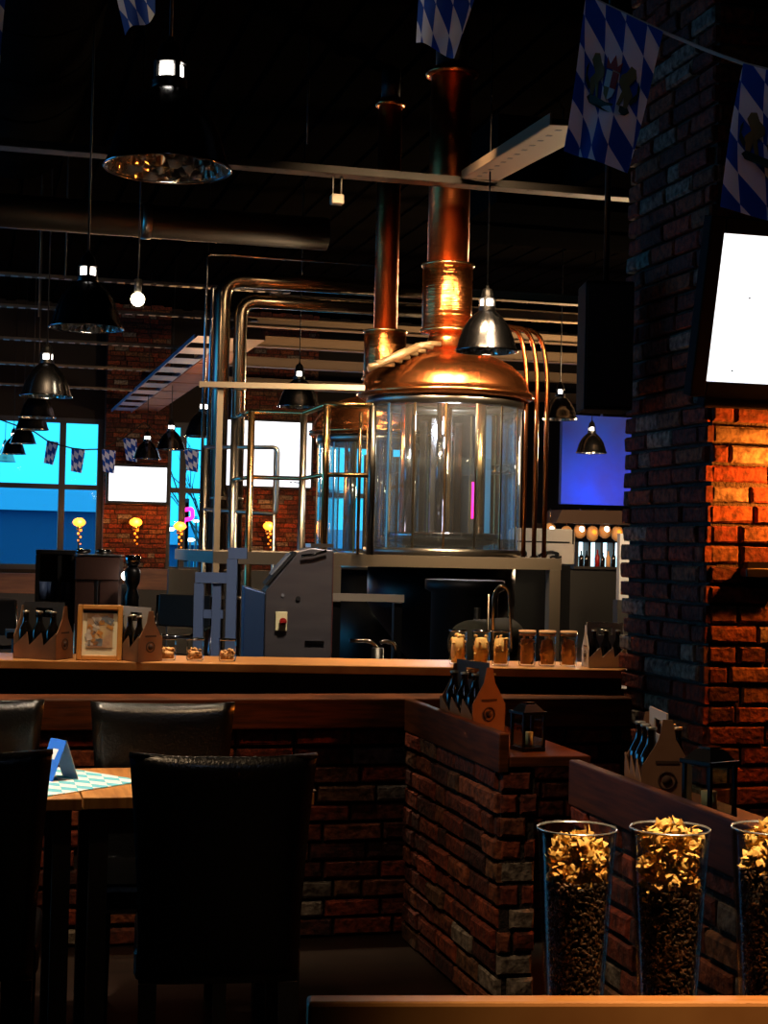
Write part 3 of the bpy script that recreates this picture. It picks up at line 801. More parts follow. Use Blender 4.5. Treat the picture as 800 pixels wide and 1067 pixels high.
# box beam above the railing
a = at(208, 400.5, 11.5); c = at(380, 409, 11.5); c.z = a.z
tag(MB().bar(a, c, .05, .04).build('box_beam', 'painted_steel'), 'pale square steel beam running left above the brass railing', 'beam')
hb = MB().bar(V((a.x + .15, a.y, a.z - .021)), V((a.x + .15, a.y, .0)), .045).build('support_post', 'painted_steel'); tag(hb, 'pale square post carrying the left end of the box beam', 'post')
# brass railing
vx = [at(244.5, 425, 11.9), at(262.5, 417, 11.3), at(317, 419, 11.35), at(341, 410.5, 10.62), at(389, 412.5, 10.58)]
zr = DZ + 1.0
rt = thing('brass_railing', (vx[2].x, vx[2].y, DZ), 'brass and steel tube railing with zigzag top rail left of the kettle', 'railing')
L0 = V((vx[2].x, vx[2].y, DZ))
pts = [V((p.x, p.y, zr)) - L0 for p in vx]
MB().tube(pts, .020, 10).build('top_rail', 'brass', rt)
MB().tube([V((p.x, p.y, .53)) for p in pts], .016, 10).build('middle_rail', 'brass', rt)
for k, p in enumerate(pts):
    MB().cyl((p.x, p.y, (-DZ if k < 3 else 0.0)), (p.x, p.y, 1.0), .026, n=12).build('post', 'brass' if k % 2 else 'steel', rt)
MB().cyl((pts[4].x - .06, pts[4].y + .1, 0), (pts[4].x - .06, pts[4].y + .1, .96), .012, n=8).build('post', 'brass', rt)
# lower stair rails
sr = [at(213, 466, 13.2), at(289.5, 470, 13.0)]
o = MB(); z_ = sr[0].z
o.tube([V((sr[0].x, sr[0].y, z_)), V((sr[1].x, sr[1].y, z_)), V((sr[1].x, sr[1].y, z_ - .55)), V((sr[0].x, sr[0].y, z_ - .52))], .018, 10, bend=.05)
for q in (0.02, .45, .97):
    p = sr[0].lerp(sr[1], q); o.tube([(p.x, p.y, 0), (p.x, p.y, z_)], .016, 8)
tag(o.build('stair_rail', 'steel'), 'lower steel stair handrail behind the left posts of the brass railing', 'railing')

# control console
cp = at(300, 640, 8.3)
t = thing('control_console', (cp.x, cp.y, 0), 'grey steel control console with slanted panel and red-yellow switch', 'console', rz=-radians(14.6) + .12)
s_ = 8.3 / FPX
def q(px, py): return ((px - 300) * s_, EYE.z - (py - 567.5) * s_)
side = [q(277, 790), q(346, 790), q(346, 573), q(322, 571), q(309, 572), q(272, 612)]
side[0] = (side[0][0], 0); side[1] = (side[1][0], 0)
side.insert(5, q(277, 612))
side = [side[0], side[1], side[2], side[3], q(310, 575), q(276, 617)]
MB().prism(side, -.42, (0, 0, 0), (1, 0, 0), (0, 0, 1)).build('cabinet', 'console_steel', t, bevel=.006)
f = [(q(254, 617)[0], 0), (q(275.5, 617)[0], 0), q(275.5, 619), q(254, 613)]
MB().prism(f, -.40, (0, -.01, 0), (1, 0, 0), (0, 0, 1)).build('front_panel', 'console_blue', t, bevel=.004)
A = V((q(279, 611)[0] - .012, 0, q(279, 611)[1])); B = V((q(309, 576)[0] - .012, 0, q(309, 576)[1]))
dd = (B - A)
MB().bar(V((A.x, .2, A.z)), V((B.x, .2, B.z)), .34, .012).build('slanted_screen', 'black', t)
MB().bar(V((A.x, .2, A.z)).lerp(V((B.x, .2, B.z)), .25) + V((-.008, 0, .01)), V((A.x, .2, A.z)).lerp(V((B.x, .2, B.z)), .9) + V((-.008, 0, .01)), .26, .008).build('touch_display', 'poster_grey', t)
MB().box((q(334, 576)[0], .2, q(334, 571)[1] + .012), (.12, .40, .02)).build('lid', 'steel', t)
MB().tube([V((q(312, 580)[0], -.03, q(312, 580)[1])), V((q(325, 578)[0], -.03, q(325, 578)[1])), V((q(338, 574)[0], -.03, q(338, 574)[1]))], .008, 8).build('handle', 'chrome', t)
x, z = q(293, 648)
pl = MB().box((x, -.012, z), (.062, .022, .10)).build('switch_plate', 'switch_yellow', t, bevel=.004)
MB().cyl((x + .008, -.02, z), (x + .008, -.05, z), .019, n=18).box((x + .008, -.056, z), (.036, .014, .012)).build('switch_knob', 'red', pl)
x, z = q(310, 624); MB().cyl((x, 0, z), (x, -.012, z), .012).build('button', 'black', t)
x, z = q(294, 621); MB().cyl((x, 0, z), (x, -.008, z), .008).build('button', 'poster_grey', t)
x, z = q(328, 669); MB().box((x, -.012, z), (.10, .012, .012)).build('latch', 'chrome', t)
# posts next to it
p = at(341.5, 630, 8.9)
tag(MB().box((p.x, p.y, (at(341, 576, 8.9).z) / 2), (.045, .045, at(341, 576, 8.9).z)).build('red_post', 'post_red'), 'rust-red square post right behind the control console', 'post')
a = at(347, 622, 9.6); c = at(421, 625, 9.6); c.z = a.z
tag(MB().bar(a, c, .05, .045).build('steel_bar', 'painted_steel'), 'short pale steel bar floating between console and platform underside', 'bar')
tag(MB().box((c.x - .03, c.y + .05, (a.z - .03) / 2), (.05, .05, a.z - .03)).build('dark_post', 'black_metal'), 'dark post holding the right end of the pale steel bar', 'post')
tag(MB().box((a.x + .03, a.y + .05, (a.z - .03) / 2), (.05, .05, a.z - .03)).build('dark_post', 'black_metal'), 'dark post holding the left end of the pale steel bar', 'post')
# blue lit steel stand
t0 = at(225, 640, 9.4)
t = thing('steel_stand', (t0.x, t0.y, 0), 'stepped square-tube steel stand catching blue light, left of the console', 'stand', rz=-radians(14.6))
s_ = 9.4 / FPX
def q2(px, py): return ((px - 225) * s_, EYE.z - (py - 565) * s_)
def tube2(ax, az, bx_, bz, w=.07, y=0, nm='post'):
    MB().bar(V((ax, y, az)), V((bx_, y, bz)), w, w).build(nm, 'blue_lit_steel', t)
tube2(q2(207, 0)[0], 0, q2(207, 0)[0], q2(0, 608)[1], .055)
tube2(q2(203, 0)[0], q2(0, 602)[1], q2(237, 0)[0], q2(0, 602)[1], .062, nm='rail')
tube2(q2(225, 0)[0], 0, q2(225, 0)[0], q2(0, 608)[1], .05, .02)
tube2(q2(241, 0)[0], 0, q2(241, 0)[0], q2(0, 582)[1], .06, -.01)
tube2(q2(237, 0)[0], q2(0, 576)[1], q2(256, 0)[0], q2(0, 576)[1], .066, -.01, 'rail')
tube2(q2(210, 0)[0], q2(0, 640)[1], q2(232, 0)[0], q2(0, 640)[1], .05, .03, 'rail')

# bar taps, drum and hoses behind the counter
p = on_counter(516, .52); p.z = 0
t = thing('beer_tap', p, 'curved metal swan-neck tap rising behind the counter jars', 'tap')
MB().tube([(0, 0, .9), (0, 0, 1.30), (.03, 0, 1.345), (.07, 0, 1.32), (.085, 0, 1.1), (.085, 0, 1.05)], .007, 10, bend=.05).tube([(-.022, 0, 0), (-.022, 0, 1.30)], .006, 8).build('spout', 'insulated_pipe', t)
MB().cyl((0, 0, 0), (0, 0, .9), .03).build('column', 'chrome', t)
p = at(400, 680, 7.1); p.z = 0
t = thing('sink_faucet', p, 'low chrome sink faucet arching behind the counter right of the console', 'faucet')
zf = at(400, 668, 7.1).z
MB().tube([(-.16, 0, zf - .0), (-.06, 0, zf), (-.02, 0, zf - .05)], .009, 8, bend=.03).tube([(-.02, 0, zf - .01), (.0, 0, zf), (.05, 0, zf - .01), (.055, 0, zf - .09)], .010, 8, bend=.03).build('spout', 'chrome', t)
MB().cyl((-.03, 0, 0), (-.03, 0, zf - .03), .028).build('column', 'black_metal', t)
p = at(497, 640, 9.3)
tag(MB().tube([(p.x, p.y, 0), (p.x, p.y, at(0, 622, 9.3).z)], .02, 8).build('valve_rod', 'steel'), 'thin vertical steel rod under the platform above the cork jars', 'rod')
# grey drum
p = at(495, 671, 8.3)
dg = thing('motor_drum', (p.x, p.y, 0), 'grey-green cylindrical motor drum lying behind the counter jars', 'motor')
MB().lathe([(0.0, -.02), (.10, -.015), (.12, .01), (.125, .05), (.125, .5), (0, .52)], (-.06, -.05, p.z), 36, axis=(.9, 1, 0)).build('drum', 'grey_drum', dg)
MB().box((0, .15, (p.z - .11) / 2), (.2, .2, p.z - .11)).build('foot', 'black_metal', dg)
p = at(484, 620, 9.9)
tag(MB().lathe([(.21, 0), (.21, 1.22), (.25, 1.24), (.25, 1.30)], (p.x, p.y, 0), 32).build('dark_vessel', 'black'), 'dark vertical vessel under the platform behind the motor drum', 'vessel')
# black panel added for the darkness under the platform
tag(MB().box((3.6, 14.9, .62), (3.6, .08, 1.24)).build('dark_backdrop', 'black'), 'black backdrop added for the dark under the platform', 'screen wall')

# cream machine with brush script
p = at(566, 566, 14.2)
t = thing('drum_machine', (p.x, p.y, 0), 'cream rounded machine with black brush script behind the right end of the platform', 'machine', rz=-radians(14.6))
w_, h_ = .57, at(0, 548, 14.2).z - at(0, 600, 14.2).z
s_ = 14.2 / FPX
ztop = EYE.z - (549 - 571) * s_
body = [(-w_ / 2, ztop - .32), (w_ / 2, ztop - .32), (w_ / 2, ztop - .03), (w_ / 2 - .03, ztop), (-w_ / 2 + .02, ztop), (-w_ / 2, ztop - .02)]
MB().prism(body, -.4, (0, 0, 0), (1, 0, 0), (0, 0, 1)).build('housing', 'machine_white', t, bevel=.025)
MB().box((0, -.005, ztop - .12), (w_ - .1, .01, .012)).box((w_ / 2 - .02, -.006, ztop - .07), (.012, .012, .13)).build('seam', 'ink', t)
sc = MB()
def stroke(ps, r): sc.tube([V(((x - 566) * s_, -.012, EYE.z - (y - 571) * s_)) for x, y in ps], r, 6, bend=.02)
stroke([(537, 577), (541, 574), (547, 573.2), (548, 576), (544, 580)], .012)
stroke([(561, 578), (566, 574.5), (574, 573), (581, 574.6), (581.5, 576.5), (578, 577)], [.008] * 4 + [.02] * 40 if False else .013)
stroke([(570, 574), (568, 578), (566, 582)], .012); stroke([(573, 579), (577, 577.6), (580, 579), (585, 578)], .011); stroke([(552, 580), (557, 577), (560, 579)], .009)
sc.build('brush_script', 'ink', t)
MB().box((0, .2, (ztop - .33) / 2), (.5, .36, ztop - .33)).build('stand', 'black_metal', t)

# ================================================================== FAR WALL THINGS
def tv(name, px0, py0, px1, py1, Y, lab, cat, bez=.03, m='screen_far', mark=None):
    a = at_y(px0, py1, Y); c = at_y(px1, py0, Y)
    cx, cz_ = (a.x + c.x) / 2, (at_y(px0, py0, Y).z + at_y(px0, py1, Y).z + at_y(px1, py0, Y).z + at_y(px1, py1, Y).z) / 4
    w, h = c.x - a.x, at_y(px0, py0, Y).z - at_y(px0, py1, Y).z
    t = thing(name, (cx, Y, cz_), lab, cat)
    MB().box((0, .05, 0), (w + 2 * bez, .08, h + 2 * bez)).build('casing', 'black', t, bevel=.008)
    MB().box((0, .006, 0), (w, .008, h)).build('display', m, t)
    bd_ = (Y1 - .34) - (Y + .09); MB().box((0, .09 + bd_ / 2, 0), (.2, bd_, .2)).build('bracket', 'black_metal', t)
    if mark:
        mm = MB()
        for k, (u, ww) in enumerate(((0, .05), (.07, .03), (.12, .07), (.21, .04))): mm.box((mark[0] + u, -.002, mark[1] + .012 * (k % 2)), (ww, .004, .022))
        mm.build('screen_caption', 'screen_mark', t)
    return t
tv('television', 113, 486.5, 174, 522.5, Y1 - .75, 'white-lit television on the far brick pier between the windows', 'television', .05)
tv('projection_screen', 233.5, 439, 325, 507, Y1 - .62, 'large bright white screen seen through the brass railing', 'screen', .04, mark=(.42, -.50))
def make_sconce(lab, loc):
    t = thing('candle_sconce', loc, lab, 'lamp', 'amber candle sconces on the far wall')
    MB().box((0, .22, 0), (.08, .03, .22)).tube([(0, .21, -.02), (0, .08, -.10), (0, 0, -.07)], .012, 8, bend=.05).lathe([(0, 0), (.05, .0), (.06, .02)], (0, 0, -.08), 14).build('bracket', 'brass', t)
    MB().lathe([(.05, -.06), (.08, 0), (.085, .06), (.05, .12)], n=18, closed=False).build('shade', 'drink_glass', t)
    MB().sph((-.01, 0, .03), .095, 12, 8, sc=(1.2, 1, .8)).build('bulb', 'bulb_amber', t)
    g = MB()
    for k in range(5): g.sph((.02 * (-1) ** k, .0, -.11 - .06 * k), .026 - .003 * k, 8, 6)
    g.build('glow_beads', 'bulb_orange', t)
    return t
sc0 = None
for px, py, dy, lb in ((142, 546, .56, 'amber candle sconce on the brick pier under the far television'), (83, 546, .3, 'amber candle lamp in front of the left window'),
                   (188, 550, .3, 'amber candle lamp at the window right of the brick pier'), (281, 550, .56, 'amber candle sconce below the large white screen')):
    p = at_y(px, py, Y1 - dy)
    if sc0 is None: sc0 = o = make_sconce(lb, p)
    else: o = dup(sc0, p, label=lb)
    if dy < .4:
        st_ = MB().tube([(0, .22, -.1), (0, .22, -p.z)], .015, 6).build('stand', 'black_metal', o)
    light('candle_glow', 'POINT', p + V((.0, -.12, .05)), 26, AMBER, .08)
p = at_y(345, 560, 27.0)
p = at_y(335, 555, 18)
o = make_sconce('amber candle lamp glowing behind the middle post of the brass railing', p); o.scale = (.55, .55, 1.4)
MB().tube([(0, .2, -.1), (0, .2, -p.z / 1.4)], .015, 6).build('stem', 'brass', o)
# pink neon; the first tube is added for the magenta streak in the glass
p = at_y(493, 522, 24)
t = thing('neon_glow', p, 'small magenta glowing tube added for the streak in the glass housing', 'sign')
MB().tube([(0, 0, .3), (0, 0, -.28)], .03, 8).build('neon_tube', 'neon_pink', t); MB().box((0, .06, -.8), (.12, .03, 2.96)).build('backing', 'black', t)
p = at_y(195, 540, 40)
t = thing('neon_glow', p, 'pink neon sign outside the narrow right window', 'sign')
MB().tube([(-.12, 0, .2), (.12, 0, .25), (.14, 0, 0), (-.1, 0, -.05), (-.06, 0, -.25)], .05, 8, bend=.08).build('neon_tube', 'neon_pink', t); MB().box((0, .1, -.3), (.1, .05, 1.6)).box((0, .1, -1.2), (.08, .05, 3.2)).build('pole', 'window_frame', t)
for i, (px, py, w) in enumerate(((176, 551.5, .3), (198, 562.5, .26), (204.5, 543, .18))):
    p = at_y(px, py, 41)
    tag(MB().sph(p, w / 2, 12, 6, sc=(1, .4, .35)).tube([p, (p.x, 41.1, -1)], .03, 6, mi=1).build('street_lamp', ['bulb_white', 'window_frame']), ['white street lamp outside, left in the narrow window', 'small lower street lamp outside the narrow window', 'faint upper right street lamp outside the narrow window'][i], 'street lamp')
# bar at right end
Yb = 23.0
a = at_y(583, 525, Yb); c = at_y(668, 436, Yb)
tag(MB().box(((a.x + c.x) / 2, Yb, (a.z + c.z) / 2 + .0), (c.x - a.x, .1, c.z - a.z)).tube([((a.x + c.x) / 2, Yb, c.z), ((a.x + c.x) / 2, Yb, ZC)], .02, 6).build('blue_panel', 'navy_panel'), 'large blue lit panel above the distant bar', 'panel')
light('panel_uplight', 'AREA', ((a.x + c.x) / 2, Yb - .62, a.z + .02), 24, (30, 110, 255), 1.0, ((a.x + c.x) / 2, Yb, a.z + .55), size_y=.2)
tag(MB().prism([(0, 0), (2.2, 0), (2.2, .14), (1.8, .22), (.1, .2)], .6, (at_y(566, 545, Yb).x, Yb + .06, at_y(566, 545, Yb).z), (1, 0, 0), (0, 0, 1)).box((at_y(566, 545, Yb).x + .1, Yb + .5, at_y(566, 545, Yb).z / 2), (.08, .08, at_y(566, 545, Yb).z)).build('awning', 'awning'), 'brown awning over the distant bar', 'awning')
# hanging amber lanterns
ORD = ['leftmost', 'second from the left', 'third from the left', 'fourth from the left', 'fifth from the left', 'sixth from the left', 'seventh from the left', 'eighth from the left', 'rightmost']
for i, px in enumerate((573, 590, 604, 617, 630, 643)):
    p = at_y(px, 553 + 3 * (i % 2), Yb - .25)
    t = thing('bar_lantern', p, ORD[i] + ' small amber lantern under the distant bar awning', 'lamp', 'amber lanterns of the distant bar')
    MB().lathe([(.03, -.12), (.08, -.08), (.10, 0), (.07, .09), (.03, .12)], n=14).build('shade', 'nuts', t)
    MB().sph((0, -.07, .02), .045, 8, 6).build('bulb', 'bulb_orange' if i % 2 else 'bulb_white', t)
    MB().tube([(0, 0, .12), (0, 0, .34)], .008, 6).build('rod', 'brass', t)
a = at_y(601, 590, Yb); c = at_y(652, 566, Yb)
bs = thing('bar_shelf', ((a.x + c.x) / 2, Yb, 0), 'backlit bottle shelf of the distant bar', 'shelf')
wv = c.x - a.x; z0 = a.z; z1 = c.z
MB().box((0, .25, (z0 + z1) / 2), (wv, .03, z1 - z0)).build('light_panel', 'backlit_white', bs)
for k in range(5): MB().box((-wv / 2 + wv * k / 4, .12, (z0 + z1) / 2), (.04, .26, z1 - z0)).build('upright', 'dark_wood', bs)
MB().box((0, .08, z0 - .02), (wv + .2, .42, .04)).build('board', 'dark_wood', bs); MB().box((0, .12, z0 / 2 - .03), (wv + .3, .3, z0 - .06)).build('base', 'black', bs)
rnd = random.Random(9)
for k in range(9):
    x = (a.x + c.x) / 2 - wv / 2 + wv * (k + .5) / 9
    m_ = ['bottle', 'bottle', 'drink_glass', 'red', 'bottle', 'nuts'][k % 6]; h = .22 + .05 * rnd.random()
    tag(MB().lathe([(.035, 0), (.037, h * .6), (.013, h * .75), (.013, h)], (x, Yb - .05, z0 + .001), 12).build('liquor_bottle', m_), ORD[k] + ' bottle in front of the backlit shelf of the distant bar', 'bottle', 'bottles of the distant bar')
zz = at_y(650, 556, 20).z
tag(MB().box((at_y(649, 580, 20).x, 20, zz - .45), (.14, .1, .9)).box((at_y(649, 580, 20).x, 20, (zz - .9) / 2), (.2, .16, zz - .9), 1).build('white_post', ['poster_grey', 'black']), 'pale narrow post beside the dark edge of the brick pillar', 'post')

# booths and clutter left, behind the counter
def booth(px0, px1, pyt, d, h, lab):
    a = at(px0, pyt, d); c = at(px1, pyt, d); c.z = a.z
    t = thing('booth_wall', ((a.x + c.x) / 2, (a.y + c.y) / 2, 0), lab, 'booth wall')
    L_ = V((t.location.x, t.location.y, 0))
    MB().bar(a - L_ - V((0, 0, h / 2)), c - L_ - V((0, 0, h / 2)), .08, h).build('panel', 'booth_wood', t)
    MB().bar(V((a.x, a.y, (a.z - h) / 2)) - L_, V((c.x, c.y, (a.z - h) / 2)) - L_, .06, a.z - h - .001).build('base', 'dark_wood', t)
booth(-40, 40, 596, 16, .20, 'brown timber booth wall at far left under the window')
booth(118, 205, 592, 17, .22, 'brown timber booth wall below the brick pier')
# dark shelf unit with blue glassware
s_ = 8.0 / FPX; p = at(57, 620, 8.0)
t = thing('display_cabinet', (p.x, p.y, 0), 'black open cabinet with rows of blue-lit glasses, behind the left bottle carrier', 'cabinet', rz=-.05)
zt = at(57, 573, 8).z
w_ = 40 * s_
MB().box((0, 0, zt - .01), (w_, .25, .02)).build('top', 'black', t)
for x in (-w_ / 2 + .01, .02, w_ / 2 - .01): MB().box((x, 0, zt / 2 - .01), (.02, .25, zt - .03)).build('upright', 'black', t)
for z in (zt - .26, zt - .5): MB().box((0, 0, z), (w_, .25, .015)).build('shelf', 'black', t)
MB().box((0, .12, zt / 2), (w_, .01, zt - .02)).build('back', 'black', t)
for k in range(8):
    x = p.x - w_ / 2 + .03 + (k % 4) * w_ / 4.3; z = (zt - .25) if k < 4 else (zt - .49)
    tag(MB().lathe([(.018, 0), (.022, .0), (.026, .09), (.022, .09), (.018, .01)], (x, p.y - .07 + .01 * (k % 2), z + .001), 12).build('drinking_glass', 'blue_lit_steel'), ORD[k % 4] + (' glass on the upper shelf' if k < 4 else ' glass on the lower shelf') + ' of the black open cabinet', 'glass', 'glasses in the black cabinet')
# brown T-shaped cabinet
p = at(103, 620, 7.9); zt = at(103, 579, 7.9).z; s_ = 7.9 / FPX
t = thing('service_cabinet', (p.x, p.y, 0), 'brown wooden service cabinet with two doors behind the picture frame', 'cabinet', rz=-.15)
w_ = 45 * s_
MB().box((0, 0, zt - .06), (w_, .3, .115)).build('header', 'box_wood', t, bevel=.004)
for x in (-w_ / 4 - .005, w_ / 4 + .005): MB().box((x, 0, (zt - .12) / 2), (w_ / 2 - .02, .28, zt - .12)).build('door', 'box_wood', t)
MB().box((0, 0, zt + .003), (w_ + .01, .31, .006)).build('top', 'steel', t)
for i, px in enumerate((87, 108)):
    pp = at(px, 577, 7.9); tag(MB().lathe([(.02, 0), (.035, .005), (.038, .02), (.03, .025)], (pp.x, pp.y + .02, zt + .007), 14).build('steel_dish', 'chrome'), ['small steel dish on the left of the service cabinet top', 'small steel dish on the right of the service cabinet top'][i], 'dish')
# coffee grinders / jars right of it
def tap_machine(px, d, py, lab, m='black_metal'):
    p = at(px, py, d); t = thing('coffee_grinder', (p.x, p.y, 0), lab, 'machine')
    z = p.z
    MB().lathe([(.03, z - .2), (.035, z - .1), (.022, z - .06), (.036, z - .03), (.04, z + .02), (.026, z + .04)], n=18).build('body', m, t)
    MB().lathe([(.02, z + .04), (.034, z + .06), (.038, z + .09), (.03, z + .1)], n=18).build('hopper', 'chrome', t)
    MB().cyl((0, 0, 0), (0, 0, z - .2), .03).build('pedestal', 'black', t)
tap_machine(138, 7.6, 600, 'small dark grinder with shiny hopper right of the service cabinet')
p = at(131, 600, 7.7)
t = thing('cup_lamp', (p.x, p.y, 0), 'small glass lamp glowing yellowish beside the service cabinet', 'lamp')
MB().sph((0, 0, p.z), .022, 10, 8).build('bulb', 'bulb_white', t); MB().lathe([(.03, p.z - .04), (.036, p.z), (.03, p.z + .03)], n=16, closed=False).build('shade', 'drink_glass', t); MB().cyl((0, 0, 0), (0, 0, p.z - .04), .02).build('stand', 'black', t)
# tube chairs
def tube_chair(px, py, d, rz, lab):
    p = at(px, py, d); t = thing('tube_chair', (p.x, p.y, 0), lab, 'chair', 'chrome tube chairs behind the counter', rz)
    z = p.z
    for sx in (-.2, .2):
        MB().tube([(sx, -.2, 0), (sx, -.2, z - .42), (sx, .18, z - .42), (sx, .24, z)], .012, 8, bend=.06).build('leg_frame', 'chrome', t)
    MB().tube([(-.2, -.2, z - .25), (.2, -.2, z - .25)], .012, 8).tube([(-.2, -.2, z - .25), (-.2, .2, z - .2)], .012, 8).tube([(.2, -.2, z - .25), (.2, .2, z - .2)], .012, 8).build('arm_rail', 'chrome', t)
    MB().box((0, 0, z - .42), (.4, .4, .04)).build('seat', 'blue_lit_steel', t, bevel=.01)
    MB().box((0, .23, z - .1), (.38, .03, .22)).build('backrest', 'black', t, bevel=.01)
tube_chair(12, 628, 9.5, .6, 'chrome tube chair at far left behind the counter')
tube_chair(180, 622, 10.6, -.5, 'chrome tube chair left of the blue steel stand')
tube_chair(160, 640, 8.6, .9, 'chrome tube chair behind the right-hand bottle carrier')
p = at(20, 657, 7.5)
tag(MB().box((p.x, p.y, p.z - .015), (.12, .3, .03)).box((p.x, p.y, (p.z - .03) / 2), (.06, .25, p.z - .03), 1).build('side_shelf', ['booth_wood', 'black']), 'small pale shelf board left of the first bottle carrier', 'shelf')

# ================================================================== DINING TABLES AND CHAIRS
TZ = 0.775
ty0, ty1 = at_z(200, 829, TZ).y, at_z(200, 799, TZ).y
def table(xa, xb, lab, dz=0.0, ya=0.0):
    cx, cy = (xa + xb) / 2, (ty0 + ty1) / 2 + ya
    t = thing('dining_table', (cx, cy, 0), lab, 'table', 'square tables pushed together')
    MB().box((0, 0, TZ - .0175 + dz), (xb - xa, ty1 - ty0, .035)).build('tabletop', 'table_wood', t, bevel=.003)
    MB().box((0, 0, TZ - .075 + dz), (xb - xa - .1, ty1 - ty0 - .12, .078)).build('apron', 'dark_wood', t)
    for sx in (-1, 1):
        for sy in (-1, 1):
            MB().box((sx * ((xb - xa) / 2 - .05), sy * ((ty1 - ty0) / 2 - .06), (TZ - .036 + dz) / 2), (.05, .05, TZ - .036 + dz)).build('leg', 'dark_wood', t)
xr = at_z(328, 827, TZ).x; xm = at_z(85.5, 830, TZ).x
table(xm + .002, xr, 'wooden dining table between the two nearest right-hand chairs')
table(xm - .68, xm - .002, 'wooden dining table at the left frame edge, carrying the tent card', 0.0, -.012)

def make_chair(lab, loc, rz):
    """back plane at y=0, seat towards +y"""
    t = thing('dining_chair', loc, lab, 'chair', rz=rz)
    b = MB(); nu, nv = 12, 16; front = []; back = []
    for j in range(nv + 1):
        v = j / nv; z = .40 + v * .575
        hw_ = .198 + .036 * v ** 1.5; yb = -.045 * v ** 1.4
        fr = []; bk = []
        for i in range(nu + 1):
            u = i / nu * 2 - 1
            dip = -.012 * (1 - u * u) * v ** 6 if True else 0
            th = .028 * (1 - .55 * abs(u) ** 5) * (1 - .5 * max(0, (v - .9) / .1) ** 2)
            x = u * hw_; y = yb - .02 * (u * u) * v * -1
            fr.append((x, y + th, z + dip)); bk.append((x, y - th, z + dip))
        front.append(b.add(fr)); back.append(b.add(bk))
    for j in range(nv):
        for i in range(nu):
            b.face((front[j] + i + 1, front[j] + i, front[j + 1] + i, front[j + 1] + i + 1), 0, sm=True)
            b.face((back[j] + i, back[j] + i + 1, back[j + 1] + i + 1, back[j + 1] + i), 0, sm=True)
        b.face((front[j], back[j], back[j + 1], front[j + 1]), 0, sm=True)
        b.face((back[j] + nu, front[j] + nu, front[j + 1] + nu, back[j + 1] + nu), 0, sm=True)
    for i in range(nu):
        b.face((front[nv] + i + 1, front[nv] + i, back[nv] + i, back[nv] + i + 1), 0, sm=True)
        b.face((front[0] + i, front[0] + i + 1, back[0] + i + 1, back[0] + i), 0, sm=True)
    b.build('backrest', 'leather', t)
    MB().tube([(-.234, -.036, .968), (-.1, -.046, .962), (.1, -.046, .962), (.234, -.036, .968)], .006, 8).build('piping', 'leather', t)
    MB().box((0, .24, .435), (.42, .43, .09)).build('seat', 'leather', t, bevel=.02)
    for sx in (-1, 1):
        for y, lean in ((.41, 0), (.0, -.05)):
            bb = MB(); x = sx * .175
            bb.hexa([(x - .017, y + lean - .017, 0), (x + .017, y + lean - .017, 0), (x + .017, y + lean + .017, 0), (x - .017, y + lean + .017, 0),
                     (x - .023, y - .023, .40), (x + .023, y - .023, .40), (x + .023, y + .023, .40), (x - .023, y + .023, .40)])
            bb.build('leg', 'dark_wood', t)
    return t
def chair_pos(px, d): p = at(px, 900, d); return V((p.x, p.y, 0))
c0 = make_chair('black leather high-back chair nearest the viewer, its back turned, right of centre-left', chair_pos(230, 4.0), radians(-6))
dup(c0, chair_pos(-48, 3.95), radians(-4), 'black leather chair with its back turned, cut by the left frame edge in front')
dup(c0, chair_pos(166, 5.17), radians(180 - 5), 'black leather chair across the table, facing the viewer, with glossy top edge')
dup(c0, chair_pos(-36, 5.12), radians(180 - 6), 'black leather chair across the table at the far left frame edge')

# lozenge paper runner and tent card
def tp(px, py): p = at_z(px, py, TZ); return (p.x, p.y)
runner = [tp(-20, 826), tp(45, 831), tp(138, 816.5), tp(136, 812), tp(70, 801), tp(20, 797)]
b = MB(); nn = len(runner)
top = b.add([(x, y, TZ + .003) for x, y in runner]); bot = b.add([(x, y, TZ + .0008) for x, y in runner])
uvs = [(x * 22 + 3, y * 17 + x * 14) for x, y in runner]
b.face([top + i for i in range(nn)], 0, uv=uvs); b.face([bot + i for i in range(nn)][::-1], 0, uv=uvs[::-1])
for i in range(nn): j = (i + 1) % nn; b.face((bot + i, bot + j, top + j, top + i), 0, uv=[uvs[i], uvs[j], uvs[j], uvs[i]])
tag(b.build('paper_runner', 'lozenge_paper'), 'white paper mat with pale blue lozenges spread on the left table', 'placemat')
p = at_z(60, 811, TZ + .004); t = thing('tent_card', (p.x, p.y, TZ + .0035), 'blue and white folded tent card standing on the lozenge paper mat', 'card', rz=radians(-62))
H_ = .118
def slab(pts, m, nm, off):
    b = MB(); o_ = V(off); a = b.add([V(q) for q in pts]); c_ = b.add([V(q) + o_ for q in pts])
    n = len(pts); b.face([a + i for i in range(n)]); b.face([c_ + i for i in range(n)][::-1])
    for i in range(n): j = (i + 1) % n; b.face((a + j, a + i, c_ + i, c_ + j))
    return b.build(nm, m, t)
slab([(-.045, -.045, 0), (.045, -.045, 0), (.045, 0, H_), (-.045, 0, H_)], 'card_blue', 'blue_face', (0, .0015, 0))
slab([(-.045, .045, 0), (.045, .045, 0), (.045, .0016, H_), (-.045, .0016, H_)], 'paper', 'white_face', (0, -.0015, 0))
slab([(-.018, -.0215, .06), (.014, -.0215, .06), (.02, -.010, .09), (-.01, -.010, .09)], 'paper', 'white_emblem', (0, -.001, 0))
# napkin at the right table corner
p = at_z(318, 824, TZ); b = MB().prism([(-.05, -.02), (.03, -.03), (.0, .03)], .003, (p.x - .0, p.y + .02, TZ + .0005), (1, 0, 0), (0, 1, 0))
tag(b.build('napkin', 'card_pale'), 'pinkish folded napkin corner at the right end of the table behind the nearest chair', 'napkin')

